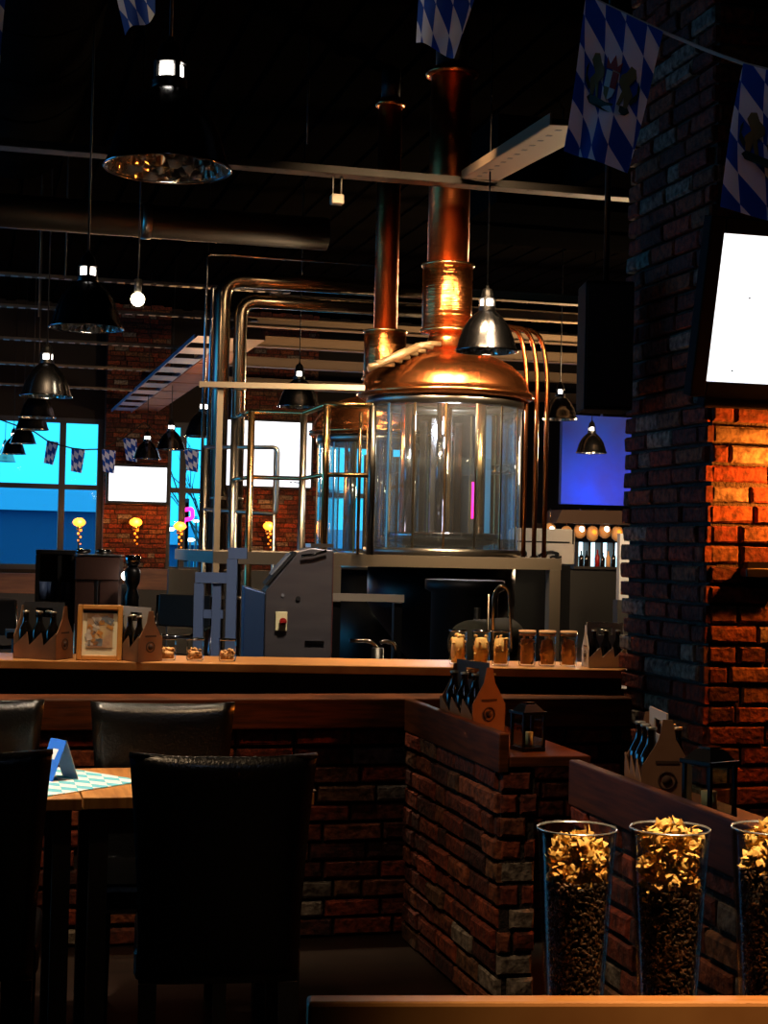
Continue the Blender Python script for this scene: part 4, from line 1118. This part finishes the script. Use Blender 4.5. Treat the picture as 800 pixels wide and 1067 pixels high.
# ================================================================== BOTTLE CARRIERS
def make_carrier(lab, loc, rz, handle='card_grey', body='card', s=1.0, grp=None):
    t = thing('bottle_carrier', loc, lab, 'bottle carrier', rz=rz)
    t.scale = (s, s, s)
    Lx, Dy, th = .20, .13, .003
    MB().box((0, 0, .0025), (Lx, Dy, .004)).build('bottom', body, t)
    for sx in (-1, 1):
        x = sx * (Lx / 2) - (th if sx > 0 else 0)
        MB().prism([(-Dy / 2, 0), (Dy / 2, 0), (Dy / 2, .095), (.022, .165), (.012, .215), (-.012, .215), (-.022, .165), (-Dy / 2, .095)], th, (x, 0, .0), (0, 1, 0), (0, 0, 1)).build('end_panel', body, t)
        pr = MB(); xx = sx * (Lx / 2 + .0012)
        pr.lathe([(.024, 0), (.024, .001), (.019, .001), (.019, 0)], (xx, 0, .062), 22, axis=(sx, 0, 0), closed=False)
        pr.lathe([(.0, 0), (.013, 0), (.013, .001), (0, .0012)], (xx, 0, .062), 12, axis=(sx, 0, 0))
        pr.box((xx, 0, .108), (.001, .06, .007)).build('printed_emblem', 'print_brown', t)
    for sy in (-1, 1):
        y = sy * Dy / 2
        pts = [(-Lx / 2, 0), (Lx / 2, 0), (Lx / 2, .105)]
        for k in (2, 1, 0):
            x0 = -Lx / 2 + k * Lx / 3; pts += [(x0 + Lx / 3 - .004, .108), (x0 + .006, .055)]
        pts += [(-Lx / 2, .06)]
        MB().prism(pts, th, (0, y - (0 if sy > 0 else -th), 0), (1, 0, 0), (0, 0, 1)).build('side_panel', body, t)
    # handle panel with a slot
    hp = MB()
    for c, sz in (((0, 0, .085), (Lx - .008, .004, .165)), ((-Lx / 4 - .018, 0, .187), (Lx / 2 - .044, .004, .04)), ((Lx / 4 + .018, 0, .187), (Lx / 2 - .044, .004, .04)), ((0, 0, .218), (Lx - .008, .004, .024))):
        hp.box(c, sz)
    hp.build('handle_panel', handle, t)
    for sy in (-1, 1):
        for k in (-1, 0, 1):
            bt = MB().lathe([(.0, .005), (.027, .006), (.029, .01), (.029, .105), (.026, .12), (.014, .145), (.0115, .165), (.0115, .182), (.0125, .184), (.0125, .188)], (k * .064, sy * .033, 0), 16)
            bb = bt.build('bottle', 'bottle', t)
            MB().lathe([(.0125, .186), (.014, .187), (.0135, .193), (.0, .195)], (k * .064, sy * .033, 0), 14).build('crown_cap', 'bottle_cap', bb)
    return t
p = on_counter(49, .12); make_carrier('brown cardboard bottle carrier with grey handle at the left end of the counter', p, -radians(14.6) - .35, s=.98)
p = on_counter(145, .10); make_carrier('brown cardboard bottle carrier with pale handle half hidden behind the gold picture frame', p, -radians(14.6) - .75, handle='card_pale', s=.93)
p = on_counter(632, .13); make_carrier('pale kraft bottle carrier at the right end of the counter against the pillar', p, -.1, handle='card_pale', body='card_pale', s=.80)
lz = 0.8425
p = at_x(492, 730, 1.775); p.z = lz; make_carrier('dark kraft bottle carrier on the ledge behind the left partition', p + V((.0, 0, .0)), radians(106), s=1.08, body='card')
p = at_x(685, 800, 1.79); p.z = lz; make_carrier('kraft bottle carrier with pale handle on the ledge behind the right partition', p, radians(79), handle='card_pale', s=1.03)

# lanterns
def make_lantern(lab, loc, rz, s):
    t = thing('candle_lantern', loc, lab, 'lantern', rz=rz); t.scale = (s, s, s)
    MB().box((0, 0, .008), (.10, .10, .016)).build('base', 'black_metal', t, bevel=.002)
    for sx in (-1, 1):
        for sy in (-1, 1): MB().box((sx * .044, sy * .044, .077), (.009, .009, .124)).build('post', 'black_metal', t)
    MB().box((0, 0, .144), (.108, .108, .012)).build('roof_plate', 'black_metal', t, bevel=.002)
    r = MB(); a = r.add([(-.045, -.045, .15), (.045, -.045, .15), (.045, .045, .15), (-.045, .045, .15), (-.024, -.024, .176), (.024, -.024, .176), (.024, .024, .176), (-.024, .024, .176)])
    for q_ in ((0, 1, 5, 4), (1, 2, 6, 5), (2, 3, 7, 6), (3, 0, 4, 7), (4, 5, 6, 7)): r.face([a + i for i in q_])
    r.build('roof', 'black_metal', t)
    MB().box((0, 0, .18), (.04, .04, .006)).build('vent_cap', 'chrome', t)
    for sx, sy in ((1, 0), (-1, 0), (0, 1), (0, -1)):
        MB().box((sx * .044, sy * .044, .077), (.002 if sx else .078, .002 if sy else .078, .122)).build('glass_pane', 'thin_glass', t)
    MB().cyl((0, 0, .016), (0, 0, .07), .02).build('candle', 'mat_cream', t)
    return t
p = at(549.5, 775, 5.2); p.z = lz; make_lantern('small black candle lantern on the ledge end behind the left partition', p, .2, .86)
p = at_x(739, 810, 1.79); p.z = lz; make_lantern('larger black candle lantern on the ledge behind the right partition', p, .35, .98)

# ================================================================== THINGS ON THE COUNTER
def scatter_blob(rnd, R_, z0, z1, n, size, m, name, lab, loc, cat, group, flat=.5):
    b = MB(); b.lathe([(0, z0), (R_ * .8, z0 + .001), (R_ * .84, (z0 + z1) / 2), (R_ * .7, z1 - size), (0, z1 - size * .6)], n=14)
    for k in range(n):
        a = rnd.uniform(0, 2 * pi); z = rnd.uniform(z0 + size * .5, z1); r = (R_ - size * .75) * (1 if z < z1 - size else rnd.random() ** .5)
        Rr = Mx.Rotation(rnd.uniform(0, 3), 3, 'X') @ Mx.Rotation(rnd.uniform(0, 3), 3, 'Y')
        b.sph((r * cos(a), r * sin(a), z), size * rnd.uniform(.6, 1), 6, 4, sc=(1, .75, flat), R=Rr)
    o = b.build(name, m); o.location = loc
    return tag(o, lab, cat, group, 'stuff')
def cup_jar(px, ins, R_, H, fill, m, lab, lab2, cat2, lid=None, faceted=True):
    p = on_counter(px, ins)
    t = thing('glass_jar', p, lab, 'jar')
    prof = [(.0, .0), (R_ * .86, .0), (R_ * .97, .006), (R_, H * .3), (R_, H * .55), (R_ * .96, H * .62), (R_, H * .7), (R_, H - .008), (R_ * 1.02, H)]
    MB().lathe(prof, n=20, closed=False).build('body', 'drink_glass', t)
    MB().lathe([(R_, H - .004), (R_ + .003, H), (R_, H + .003), (R_ - .003, H)], n=20, closed=False).build('rim', 'chrome', t)
    if lid: MB().lathe([(0, H - .012), (R_ * .93, H - .012), (R_ * .98, H + .01), (0, H + .011)], n=20).build('lid', lid, t)
    scatter_blob(random.Random(px), R_ * .93, .007, fill, 26, .012, m, 'snack_filling', lab2, p, cat2, None)
    return t
for px, lb in ((178, 'first low glass jar from the left on the counter, beside the half-hidden carrier'), (207, 'middle one of the three low glass jars on the counter left of the console'), (240.5, 'low glass jar on the counter directly in front of the console cabinet')):
    cup_jar(px, .12, .036, .088, .048, 'nuts', lb, 'brown nuts inside the ' + lb.replace(' on the counter', ''), 'nuts')
for px, lb in ((480, 'golden snack jar behind the dark bottle carrier, leftmost of the tall jars'), (504, 'second golden snack jar, just above the dark bottle carrier'), (524.5, 'third golden snack jar, right of the dark bottle carrier')):
    cup_jar(px, .14, .037, .140, .122, 'chips', lb, 'golden chips filling the ' + lb, 'chips')
for px, lb in ((552, 'cork-lidded jar nearest the golden snack jars'), (573, 'middle one of the three cork-lidded jars'), (595, 'cork-lidded jar nearest the pale carrier at the pillar')):
    cup_jar(px, .14, .036, .136, .118, 'nuts', lb, 'reddish brown nuts filling the ' + lb, 'nuts', lid='cork')
# picture frame
p = on_counter(107, .05)
t = thing('picture_frame', p, 'small gold-framed picture with cream mount leaning on the counter at left', 'picture', rz=-radians(14.6) + .12)
W_, H_, tl = .178, .222, radians(10)
def fr(x, z, y=0): return V((x, y + z * sin(tl), z * cos(tl)))
tilt = Mx.Rotation(-tl, 3, 'X')
def fbox(x, z, w, h, th, y, nm, m, bev=0.0):
    MB().box(fr(x, z, y), (w, th, h), rot=tilt, bev=bev).build(nm, m, t)
fb = MB()
for x, z, w, h in ((-W_ / 2 + .01, H_ / 2, .02, H_), (W_ / 2 - .01, H_ / 2, .02, H_), (0, .01, W_ - .04, .02), (0, H_ - .01, W_ - .04, .02)):
    fb.box(fr(x, z), (w, .018, h), rot=tilt, bev=.003)
fb.build('frame', 'frame_gold', t)
fbox(0, H_ / 2, W_ - .03, H_ - .03, .004, .006, 'mount', 'mat_cream')
fbox(0, H_ / 2 + .008, W_ - .075, H_ - .085, .002, .002, 'print', 'poster')
pb = MB()
rnd = random.Random(4)
for k in range(26):
    x = rnd.uniform(-.045, .045); z = H_ / 2 + .008 + rnd.uniform(-.058, .058)
    pb.box(fr(x, z, .0004), (rnd.uniform(.008, .03), .001, rnd.uniform(.006, .03)), rot=tilt @ Mx.Rotation(rnd.uniform(0, 3), 3, 'Y'), mi=k % 3)
pb.build('print_figures', ['poster_grey', 'card_pale', 'frame_gold'], t)
fbox(0, H_ - .028, W_ - .045, .010, .003, .0035, 'frame_shadow', 'black')  # frame's shadow on the mount, put in as a black strip
MB().bar(fr(0, .16, .012), V((0, .10, .001)), .04, .004).build('stand_leg', 'black', t)

# ================================================================== FOREGROUND BOARD AND GLASSES
bd0 = at(320, 1052, 1.50)
bz = at(560, 1050, 1.5).z
t = thing('front_sideboard', (bd0.x, bd0.y, 0), 'honey wood board edge crossing the bottom right corner, nearest the viewer', 'sideboard', rz=-radians(14.6) + radians(4.5))
MB().box((.60, .0135, bz - .02), (1.2, .027, .04)).build('top_rail', 'counter_wood', t, bevel=.004)
MB().box((.60, .0135, bz - .12), (1.16, .02, .158)).build('front_panel', 'cap_wood', t)
gz = .985
MB().box((.63, .130, gz - .012), (1.14, .20, .024)).build('glass_shelf', 'counter_wood', t)
MB().box((.63, .10, (gz - .025) / 2), (1.0, .12, gz - .025)).build('base', 'dark_wood', t)

def weizen(px, lab, seed, hop0, hoptop):
    p = at(px, 862, 1.62); p.z = gz
    H = at(px, 863, 1.62).z - gz
    t = thing('beer_glass', p, lab, 'glass')
    out = [(.0, .0), (.033, .0), (.034, .004), (.030, .012), (.0285, .03), (.030, .06), (.0335, .12), (.0375, .19), (.0405, H - .004), (.0408, H)]
    inn = [(.0393, H), (.0385, H - .006), (.0358, .19), (.0318, .12), (.0282, .06), (.0262, .03), (.024, .024), (0, .022)]
    MB().lathe(out + inn, n=56, closed=False).build('body', 'drink_glass', t)
    MB().lathe([(.0393, H - .0005), (.0405, H + .0012), (.0412, H - .0005), (.040, H - .001)], n=56, closed=False).build('rim', 'rim_glint', t)
    rnd = random.Random(seed)
    def rin(z):
        pr = [(.0255, .025), (.0262, .03), (.0282, .06), (.0318, .12), (.0358, .19), (.0385, .26)]
        for (a, za), (c, zc_) in zip(pr, pr[1:]):
            if z <= zc_: return a + (c - a) * max(0, (z - za)) / (zc_ - za)
        return .038
    b = MB(); b.lathe([(0, .026)] + [(rin(z) - .005, z) for z in (.027, .06, .12, .15, hop0)] + [(0, hop0 + .004)], n=24, mi=1)
    for k in range(3400):
        z = rnd.uniform(.045, hop0 + .006); a = rnd.uniform(0, 2 * pi); r = rin(z) - .0035 - rnd.random() * .002
        Rr = Mx.Rotation(a, 3, 'Z') @ Mx.Rotation(rnd.uniform(0, 3.1), 3, 'X')
        b.sph((r * cos(a), r * sin(a), z), .0026, 5, 3, sc=(.55, .55, 1.15), R=Rr)
    o = b.build('malt_grains', ['malt', 'malt_core']); o.location = p
    tag(o, 'dark roasted malt grains filling the lower part of the ' + lab, 'malt grains', kind='stuff')
    b = MB()
    for k in range(80):
        z = rnd.uniform(hop0, hoptop); rr = (rin(z) - .010); a = rnd.uniform(0, 2 * pi)
        r = rr * (rnd.random() ** .5 if z > hoptop - .012 else rnd.uniform(.75, 1))
        c = V((r * cos(a), r * sin(a), z)); ax = V((rnd.uniform(-1, 1), rnd.uniform(-1, 1), rnd.uniform(-1, 1))).normalized()
        Q = V((0, 0, 1)).rotation_difference(ax).to_matrix()
        for j in range(9):
            aa = j * 2.4; hgt = (j - 4) * .0016
            L_ = .0105 * rnd.uniform(.7, 1.2); wd = .0046
            dv = V((cos(aa), sin(aa), .5)).normalized(); sv = V((-sin(aa), cos(aa), 0)); up = V((0, 0, 1))
            pts = [V((0, 0, hgt)), V((0, 0, hgt)) + dv * L_ * .5 + sv * wd, V((0, 0, hgt)) + dv * L_ + up * .0022, V((0, 0, hgt)) + dv * L_ * .5 - sv * wd, V((0, 0, hgt)) + dv * L_ * .55 - up * .0012]
            q_ = b.add([c + Q @ x for x in pts])
            kk = rnd.uniform(.75, 1.1)
            b.face((q_, q_ + 1, q_ + 4), 0); b.face((q_ + 1, q_ + 2, q_ + 4), 0); b.face((q_ + 2, q_ + 3, q_ + 4), 0); b.face((q_ + 3, q_, q_ + 4), 0)
    for k, v_ in enumerate(b.v):   # keep petals inside the glass
        r = sqrt(v_[0] ** 2 + v_[1] ** 2); lim = rin(v_[2]) - .0012
        if r > lim: b.v[k] = (v_[0] * lim / r, v_[1] * lim / r, v_[2])
    o = b.build('hop_cones', 'hops'); o.location = p
    tag(o, 'golden dried hop petals heaped in the top of the ' + lab, 'hops', kind='stuff')
weizen(601, 'leftmost tall beer glass on the front sideboard', 1, .175, .222)
weizen(698, 'middle tall beer glass on the front sideboard', 2, .168, .236)
weizen(804, 'rightmost tall beer glass, cut by the frame edge', 3, .192, .232)

# ================================================================== PILLAR THINGS
# television on the pillar, leaning forward
Yt = 4.98
BL = at_y(735, 397, Yt); TL = at_y(755, 243, Yt - .115)
hgt = (TL - BL).length; wdt = hgt * 16 / 9
tiltv = math.atan2(BL.y - TL.y, TL.z - BL.z)
t = thing('television', BL, 'large flat television with white picture, mounted leaning forward on the brick pillar', 'television')
t.rotation_euler = (tiltv, 0, 0)
MB().box((wdt / 2, .001, hgt / 2), (wdt, .004, hgt)).build('display', 'screen_white', t)
bz_ = .055
fbm = MB()
fbm.box((-bz_ / 2, .02, hgt / 2), (bz_, .06, hgt + 2 * bz_)); fbm.box((wdt + bz_ / 2, .02, hgt / 2), (bz_, .06, hgt + 2 * bz_))
fbm.box((wdt / 2, .02, -.045), (wdt, .06, .09)); fbm.box((wdt / 2, .02, hgt + bz_ / 2), (wdt, .06, bz_))
fbm.box((wdt / 2, .035, hgt / 2), (wdt, .05, hgt))
fbm.build('casing', 'speaker_black', t, bevel=.004)
MB().box((wdt / 2, -.0135, -.085), (wdt * .98, .004, .006)).build('lit_edge', 'galv', t)  # lighter strip standing in for the lit lower edge
MB().box((wdt / 2, .14, hgt * .45), (.2, .17, .2)).build('wall_bracket', 'black_metal', t)
# small television caption marks
cm = MB()
for u, v_, w_ in ((.40, .58, .006), (.30, .08, .006)): cm.box((wdt * u * .35, -.002, hgt * v_), (w_, .001, w_))
cm.build('screen_mark', 'poster_grey', t)
# speaker
p = at(630, 363, 6.25)
t = thing('loudspeaker', p, 'tall black loudspeaker hanging left of the brick pillar', 'loudspeaker', rz=-.22)
hh = 133 * 6.25 / FPX
MB().box((0, 0, 0), (.19, .20, hh)).build('cabinet', 'speaker_black', t, bevel=.006)
MB().box((-.0, -.103, 0), (.175, .006, hh - .03)).build('grille', 'black', t)
MB().tube([(0, .0, hh / 2), (0, 0, ZC - p.z)], .012, 8).build('hanger', 'black_metal', t)
# pipe with clip above the speaker
a = at(470, 288, 6.9); c = at(668, 297, 6.3)
# iron bracket on the lit brick
p = at_y(790, 597, PY0 - .04)
t = thing('iron_bracket', p, 'dark iron bracket sticking out of the lit brick pillar at the right frame edge', 'bracket')
MB().box((.02, -.01, 0), (.17, .05, .035)).build('arm', 'black_metal', t, bevel=.004); MB().box((.02, .02, 0), (.12, .03, .08)).build('wall_plate', 'black_metal', t)
# wall sconce right of the frame which lights the bricks
t = thing('wall_sconce', (3.0, PY0 - .15, 1.68), 'iron wall sconce on the brick pillar just beyond the right frame edge', 'lamp')
MB().box((0, .115, 0), (.08, .03, .2)).tube([(0, .11, -.02), (0, .05, -.1), (0, 0, -.06)], .012, 8, bend=.04).build('bracket', 'black_metal', t)
MB().sph((0, 0, 0), .04, 14, 10).build('bulb', 'bulb_amber', t)

# ================================================================== BUNTING
def flag(TL, TR, BL_, BR, lab, crest=True, sway=.02, seed=1, uo=0.0, lean=1.0):
    TL, TR, BL_, BR = map(V, (TL, TR, BL_, BR))
    o0 = (TL + TR) / 2
    N = (TR - TL).cross(BL_ - TL).normalized()
    nu, nv = 14, 18; b = MB(); rnd = random.Random(seed); ph = rnd.uniform(0, 6)
    def P(u, v):
        p = (TL * (1 - u) + TR * u) * (1 - v) + (BL_ * (1 - u) + BR * u) * v
        return p + N * (sway * sin(2.2 * pi * u + ph + v) * v + .6 * sway * sin(3 * v + ph)) - o0
    g = [[b.add([P(i / nu, j / nv)]) for i in range(nu + 1)] for j in range(nv + 1)]
    g2 = [[b.add([P(i / nu, j / nv) + N * .0012]) for i in range(nu + 1)] for j in range(nv + 1)]
    def uv(i, j): u, v = i / nu, j / nv; a_ = 3.7 * u - .8 * v * lean; return (a_ + 12.02 + uo, 4.9 * v - a_ * .8 + 20.35)
    for j in range(nv):
        for i in range(nu):
            U_ = [uv(i, j), uv(i + 1, j), uv(i + 1, j + 1), uv(i, j + 1)]
            b.face((g[j][i], g[j][i + 1], g[j + 1][i + 1], g[j + 1][i]), 0, sm=True, uv=U_)
            b.face((g2[j][i + 1], g2[j][i], g2[j + 1][i], g2[j + 1][i + 1]), 0, sm=True, uv=[U_[1], U_[0], U_[3], U_[2]])
    o = b.build('lozenge_flag', 'flag'); o.location = o0
    tag(o, lab, 'flag')
    if crest:
        side = -1 if N.dot(EYE - o0) < 0 else 1
        def C(u, v): return P(u, v) + N * side * .004
        # coat of arms: two lions holding a quartered shield under a crown, on a green scroll
        c = MB()
        def poly(pts, mi):
            n = len(pts); a = c.add([C(*q_) for q_ in pts]); e = c.add([C(*q_) + N * side * .001 for q_ in pts]); c.face([a + i for i in range(n)], mi); c.face([e + i for i in range(n)], mi)
            for i in range(n): c.face((a + i, a + (i + 1) % n, e + (i + 1) % n, e + i), mi)
        cu, cv = .52, .47
        def rel(pts): return [(cu + x, cv + y) for x, y in pts]
        poly(rel([(-.34, .14), (-.30, .17), (.0, .19), (.30, .17), (.34, .14), (.30, .11), (.0, .13), (-.30, .11)]), 1)
        for sx in (-1, 1):
            poly(rel([(sx * .30, .12), (sx * .33, .02), (sx * .27, -.03), (sx * .33, -.10), (sx * .30, -.15), (sx * .24, -.16), (sx * .20, -.11), (sx * .14, -.08), (sx * .13, -.03), (sx * .20, .02), (sx * .17, .12), (sx * .21, .12), (sx * .24, .05), (sx * .26, .12)]), 0)
            poly(rel([(sx * .31, .06), (sx * .37, .0), (sx * .36, -.08), (sx * .39, -.04), (sx * .385, .04), (sx * .33, .09)]), 1)
        poly(rel([(-.10, -.08), (.0, -.08), (.0, .03), (-.10, .03)]), 3); poly(rel([(.0, -.08), (.10, -.08), (.10, .03), (.0, .03)]), 2)
        poly(rel([(-.10, .03), (.0, .03), (.0, .12), (-.08, .08)]), 0); poly(rel([(.0, .03), (.10, .03), (.08, .08), (.0, .12)]), 3)
        poly(rel([(-.11, -.09), (-.12, -.16), (-.06, -.12), (.0, -.19), (.06, -.12), (.12, -.16), (.11, -.09)]), 2)
        c.build('coat_of_arms', ['gold_thread', 'green_thread', 'red_thread', 'white_thread'], o)
    return o
d1 = 3.1
flag(at(612, -4, d1), at(692, 34, d1 - .1), at(583, 155, d1 + .02), at(647, 177, d1 - .08), 'blue and white lozenge flag with coat of arms left of the brick pillar', seed=2)
flag(at(776, 67, 2.75), at(868, 92, 2.65), at(754, 217, 2.77), at(836, 238, 2.67), 'blue and white lozenge flag with coat of arms at the right frame edge', seed=5, uo=0)
flag(at(92, -130, 3.3), at(163, -120, 3.3), at(131, 38, 3.3), at(163, 17, 3.25), 'lozenge flag tip hanging into the top edge above the largest lamp', seed=7, crest=False)
flag(at(438, -100, 3.3), at(520, -90, 3.25), at(433, 44, 3.3), at(474, 62, 3.2), 'lozenge flag tip hanging into the top edge above the copper chimney', seed=8, crest=False, uo=1)
flag(at(-60, -60, 3.3), at(10, -50, 3.3), at(-50, 80, 3.3), at(2, 84, 3.3), 'sliver of a lozenge flag at the top left frame edge', seed=9, crest=False)
o = MB().tube([at(520, -60, 3.2), at(612, -4, d1), at(692, 34, d1 - .1), at(735, 52, 2.9), at(776, 67, 2.75), at(868, 90, 2.65)], .0035, 6)
tag(o.build('bunting_cord', 'string'), 'pale cord carrying the two large lozenge flags at upper right', 'cord')
o = MB().tube([at(-200, -90, 3.3), at(-60, -60, 3.3), at(10, -50, 3.3), at(92, -130, 3.3), at(163, -120, 3.3), at(438, -100, 3.3), at(520, -90, 3.25)], .0035, 6)
tag(o.build('bunting_cord', 'string'), 'pale cord carrying the flag tips along the top edge', 'cord')
light('flag_fill', 'SPOT', (.2, 1.2, 3.6), 6, (190, 215, 255), .1, (1.3, 3.0, 2.6), 80, .9)  # added to lift the dark flags
# far bunting in front of the windows
def small_flag(px, py, w, h, lean, Y, lab):
    a = at_y(px, py, Y); s_ = Y * 1.03 / FPX
    b = MB(); nu = 4
    W_, H_ = w * s_, h * s_; ln = lean * s_
    P8 = [V((0, 0, 0)), V((W_, 0.02, -.02)), V((W_ * .78 + ln, 0.03, -H_)), V((ln, 0, -H_ * .93))]
    f_ = b.add(P8); k_ = b.add([q_ + V((0, .006, 0)) for q_ in P8])
    U_ = [(.3, 10.2), (3.3, 8.5), (3.3, 12.5), (.3, 14.2)]
    b.face((f_, f_ + 1, f_ + 2, f_ + 3), 0, uv=U_); b.face((k_ + 3, k_ + 2, k_ + 1, k_), 0, uv=U_[::-1])
    for i in range(4): j = (i + 1) % 4; b.face((f_ + j, f_ + i, k_ + i, k_ + j), 0, uv=[U_[j], U_[i], U_[i], U_[j]])
    o = b.build('lozenge_flag', 'flag'); o.location = a
    return tag(o, lab, 'flag')
Yb2 = 26.5
small_flag(49, 459, 11.5, 24, -2.5, Yb2, 'small tilted lozenge flag against the left window, left of the mullion')
small_flag(74.5, 467.5, 13.5, 24, 0, Yb2, 'small upright lozenge flag against the left window, right of the mullion')
small_flag(106, 468, 14, 24, 2, Yb2, 'small lozenge flag at the left edge of the brick pier')
small_flag(128, 456, 14, 24, 4, Yb2, 'small lozenge flag in front of the brick pier left above the far television')
small_flag(192, 468, 15, 23, 3, Yb2, 'small lozenge flag against the narrow window right of the far television')
o = MB().tube([at_y(x, y, Yb2) for x, y in ((-20, 430), (36, 450), (49, 459), (60, 463), (75, 467), (88, 468.5), (106, 468), (128, 457), (150, 440), (172, 458), (192, 467), (212, 470))], .012, 5)
tag(o.build('bunting_cord', 'black'), 'thin cord of the small flags strung across the far windows', 'cord')
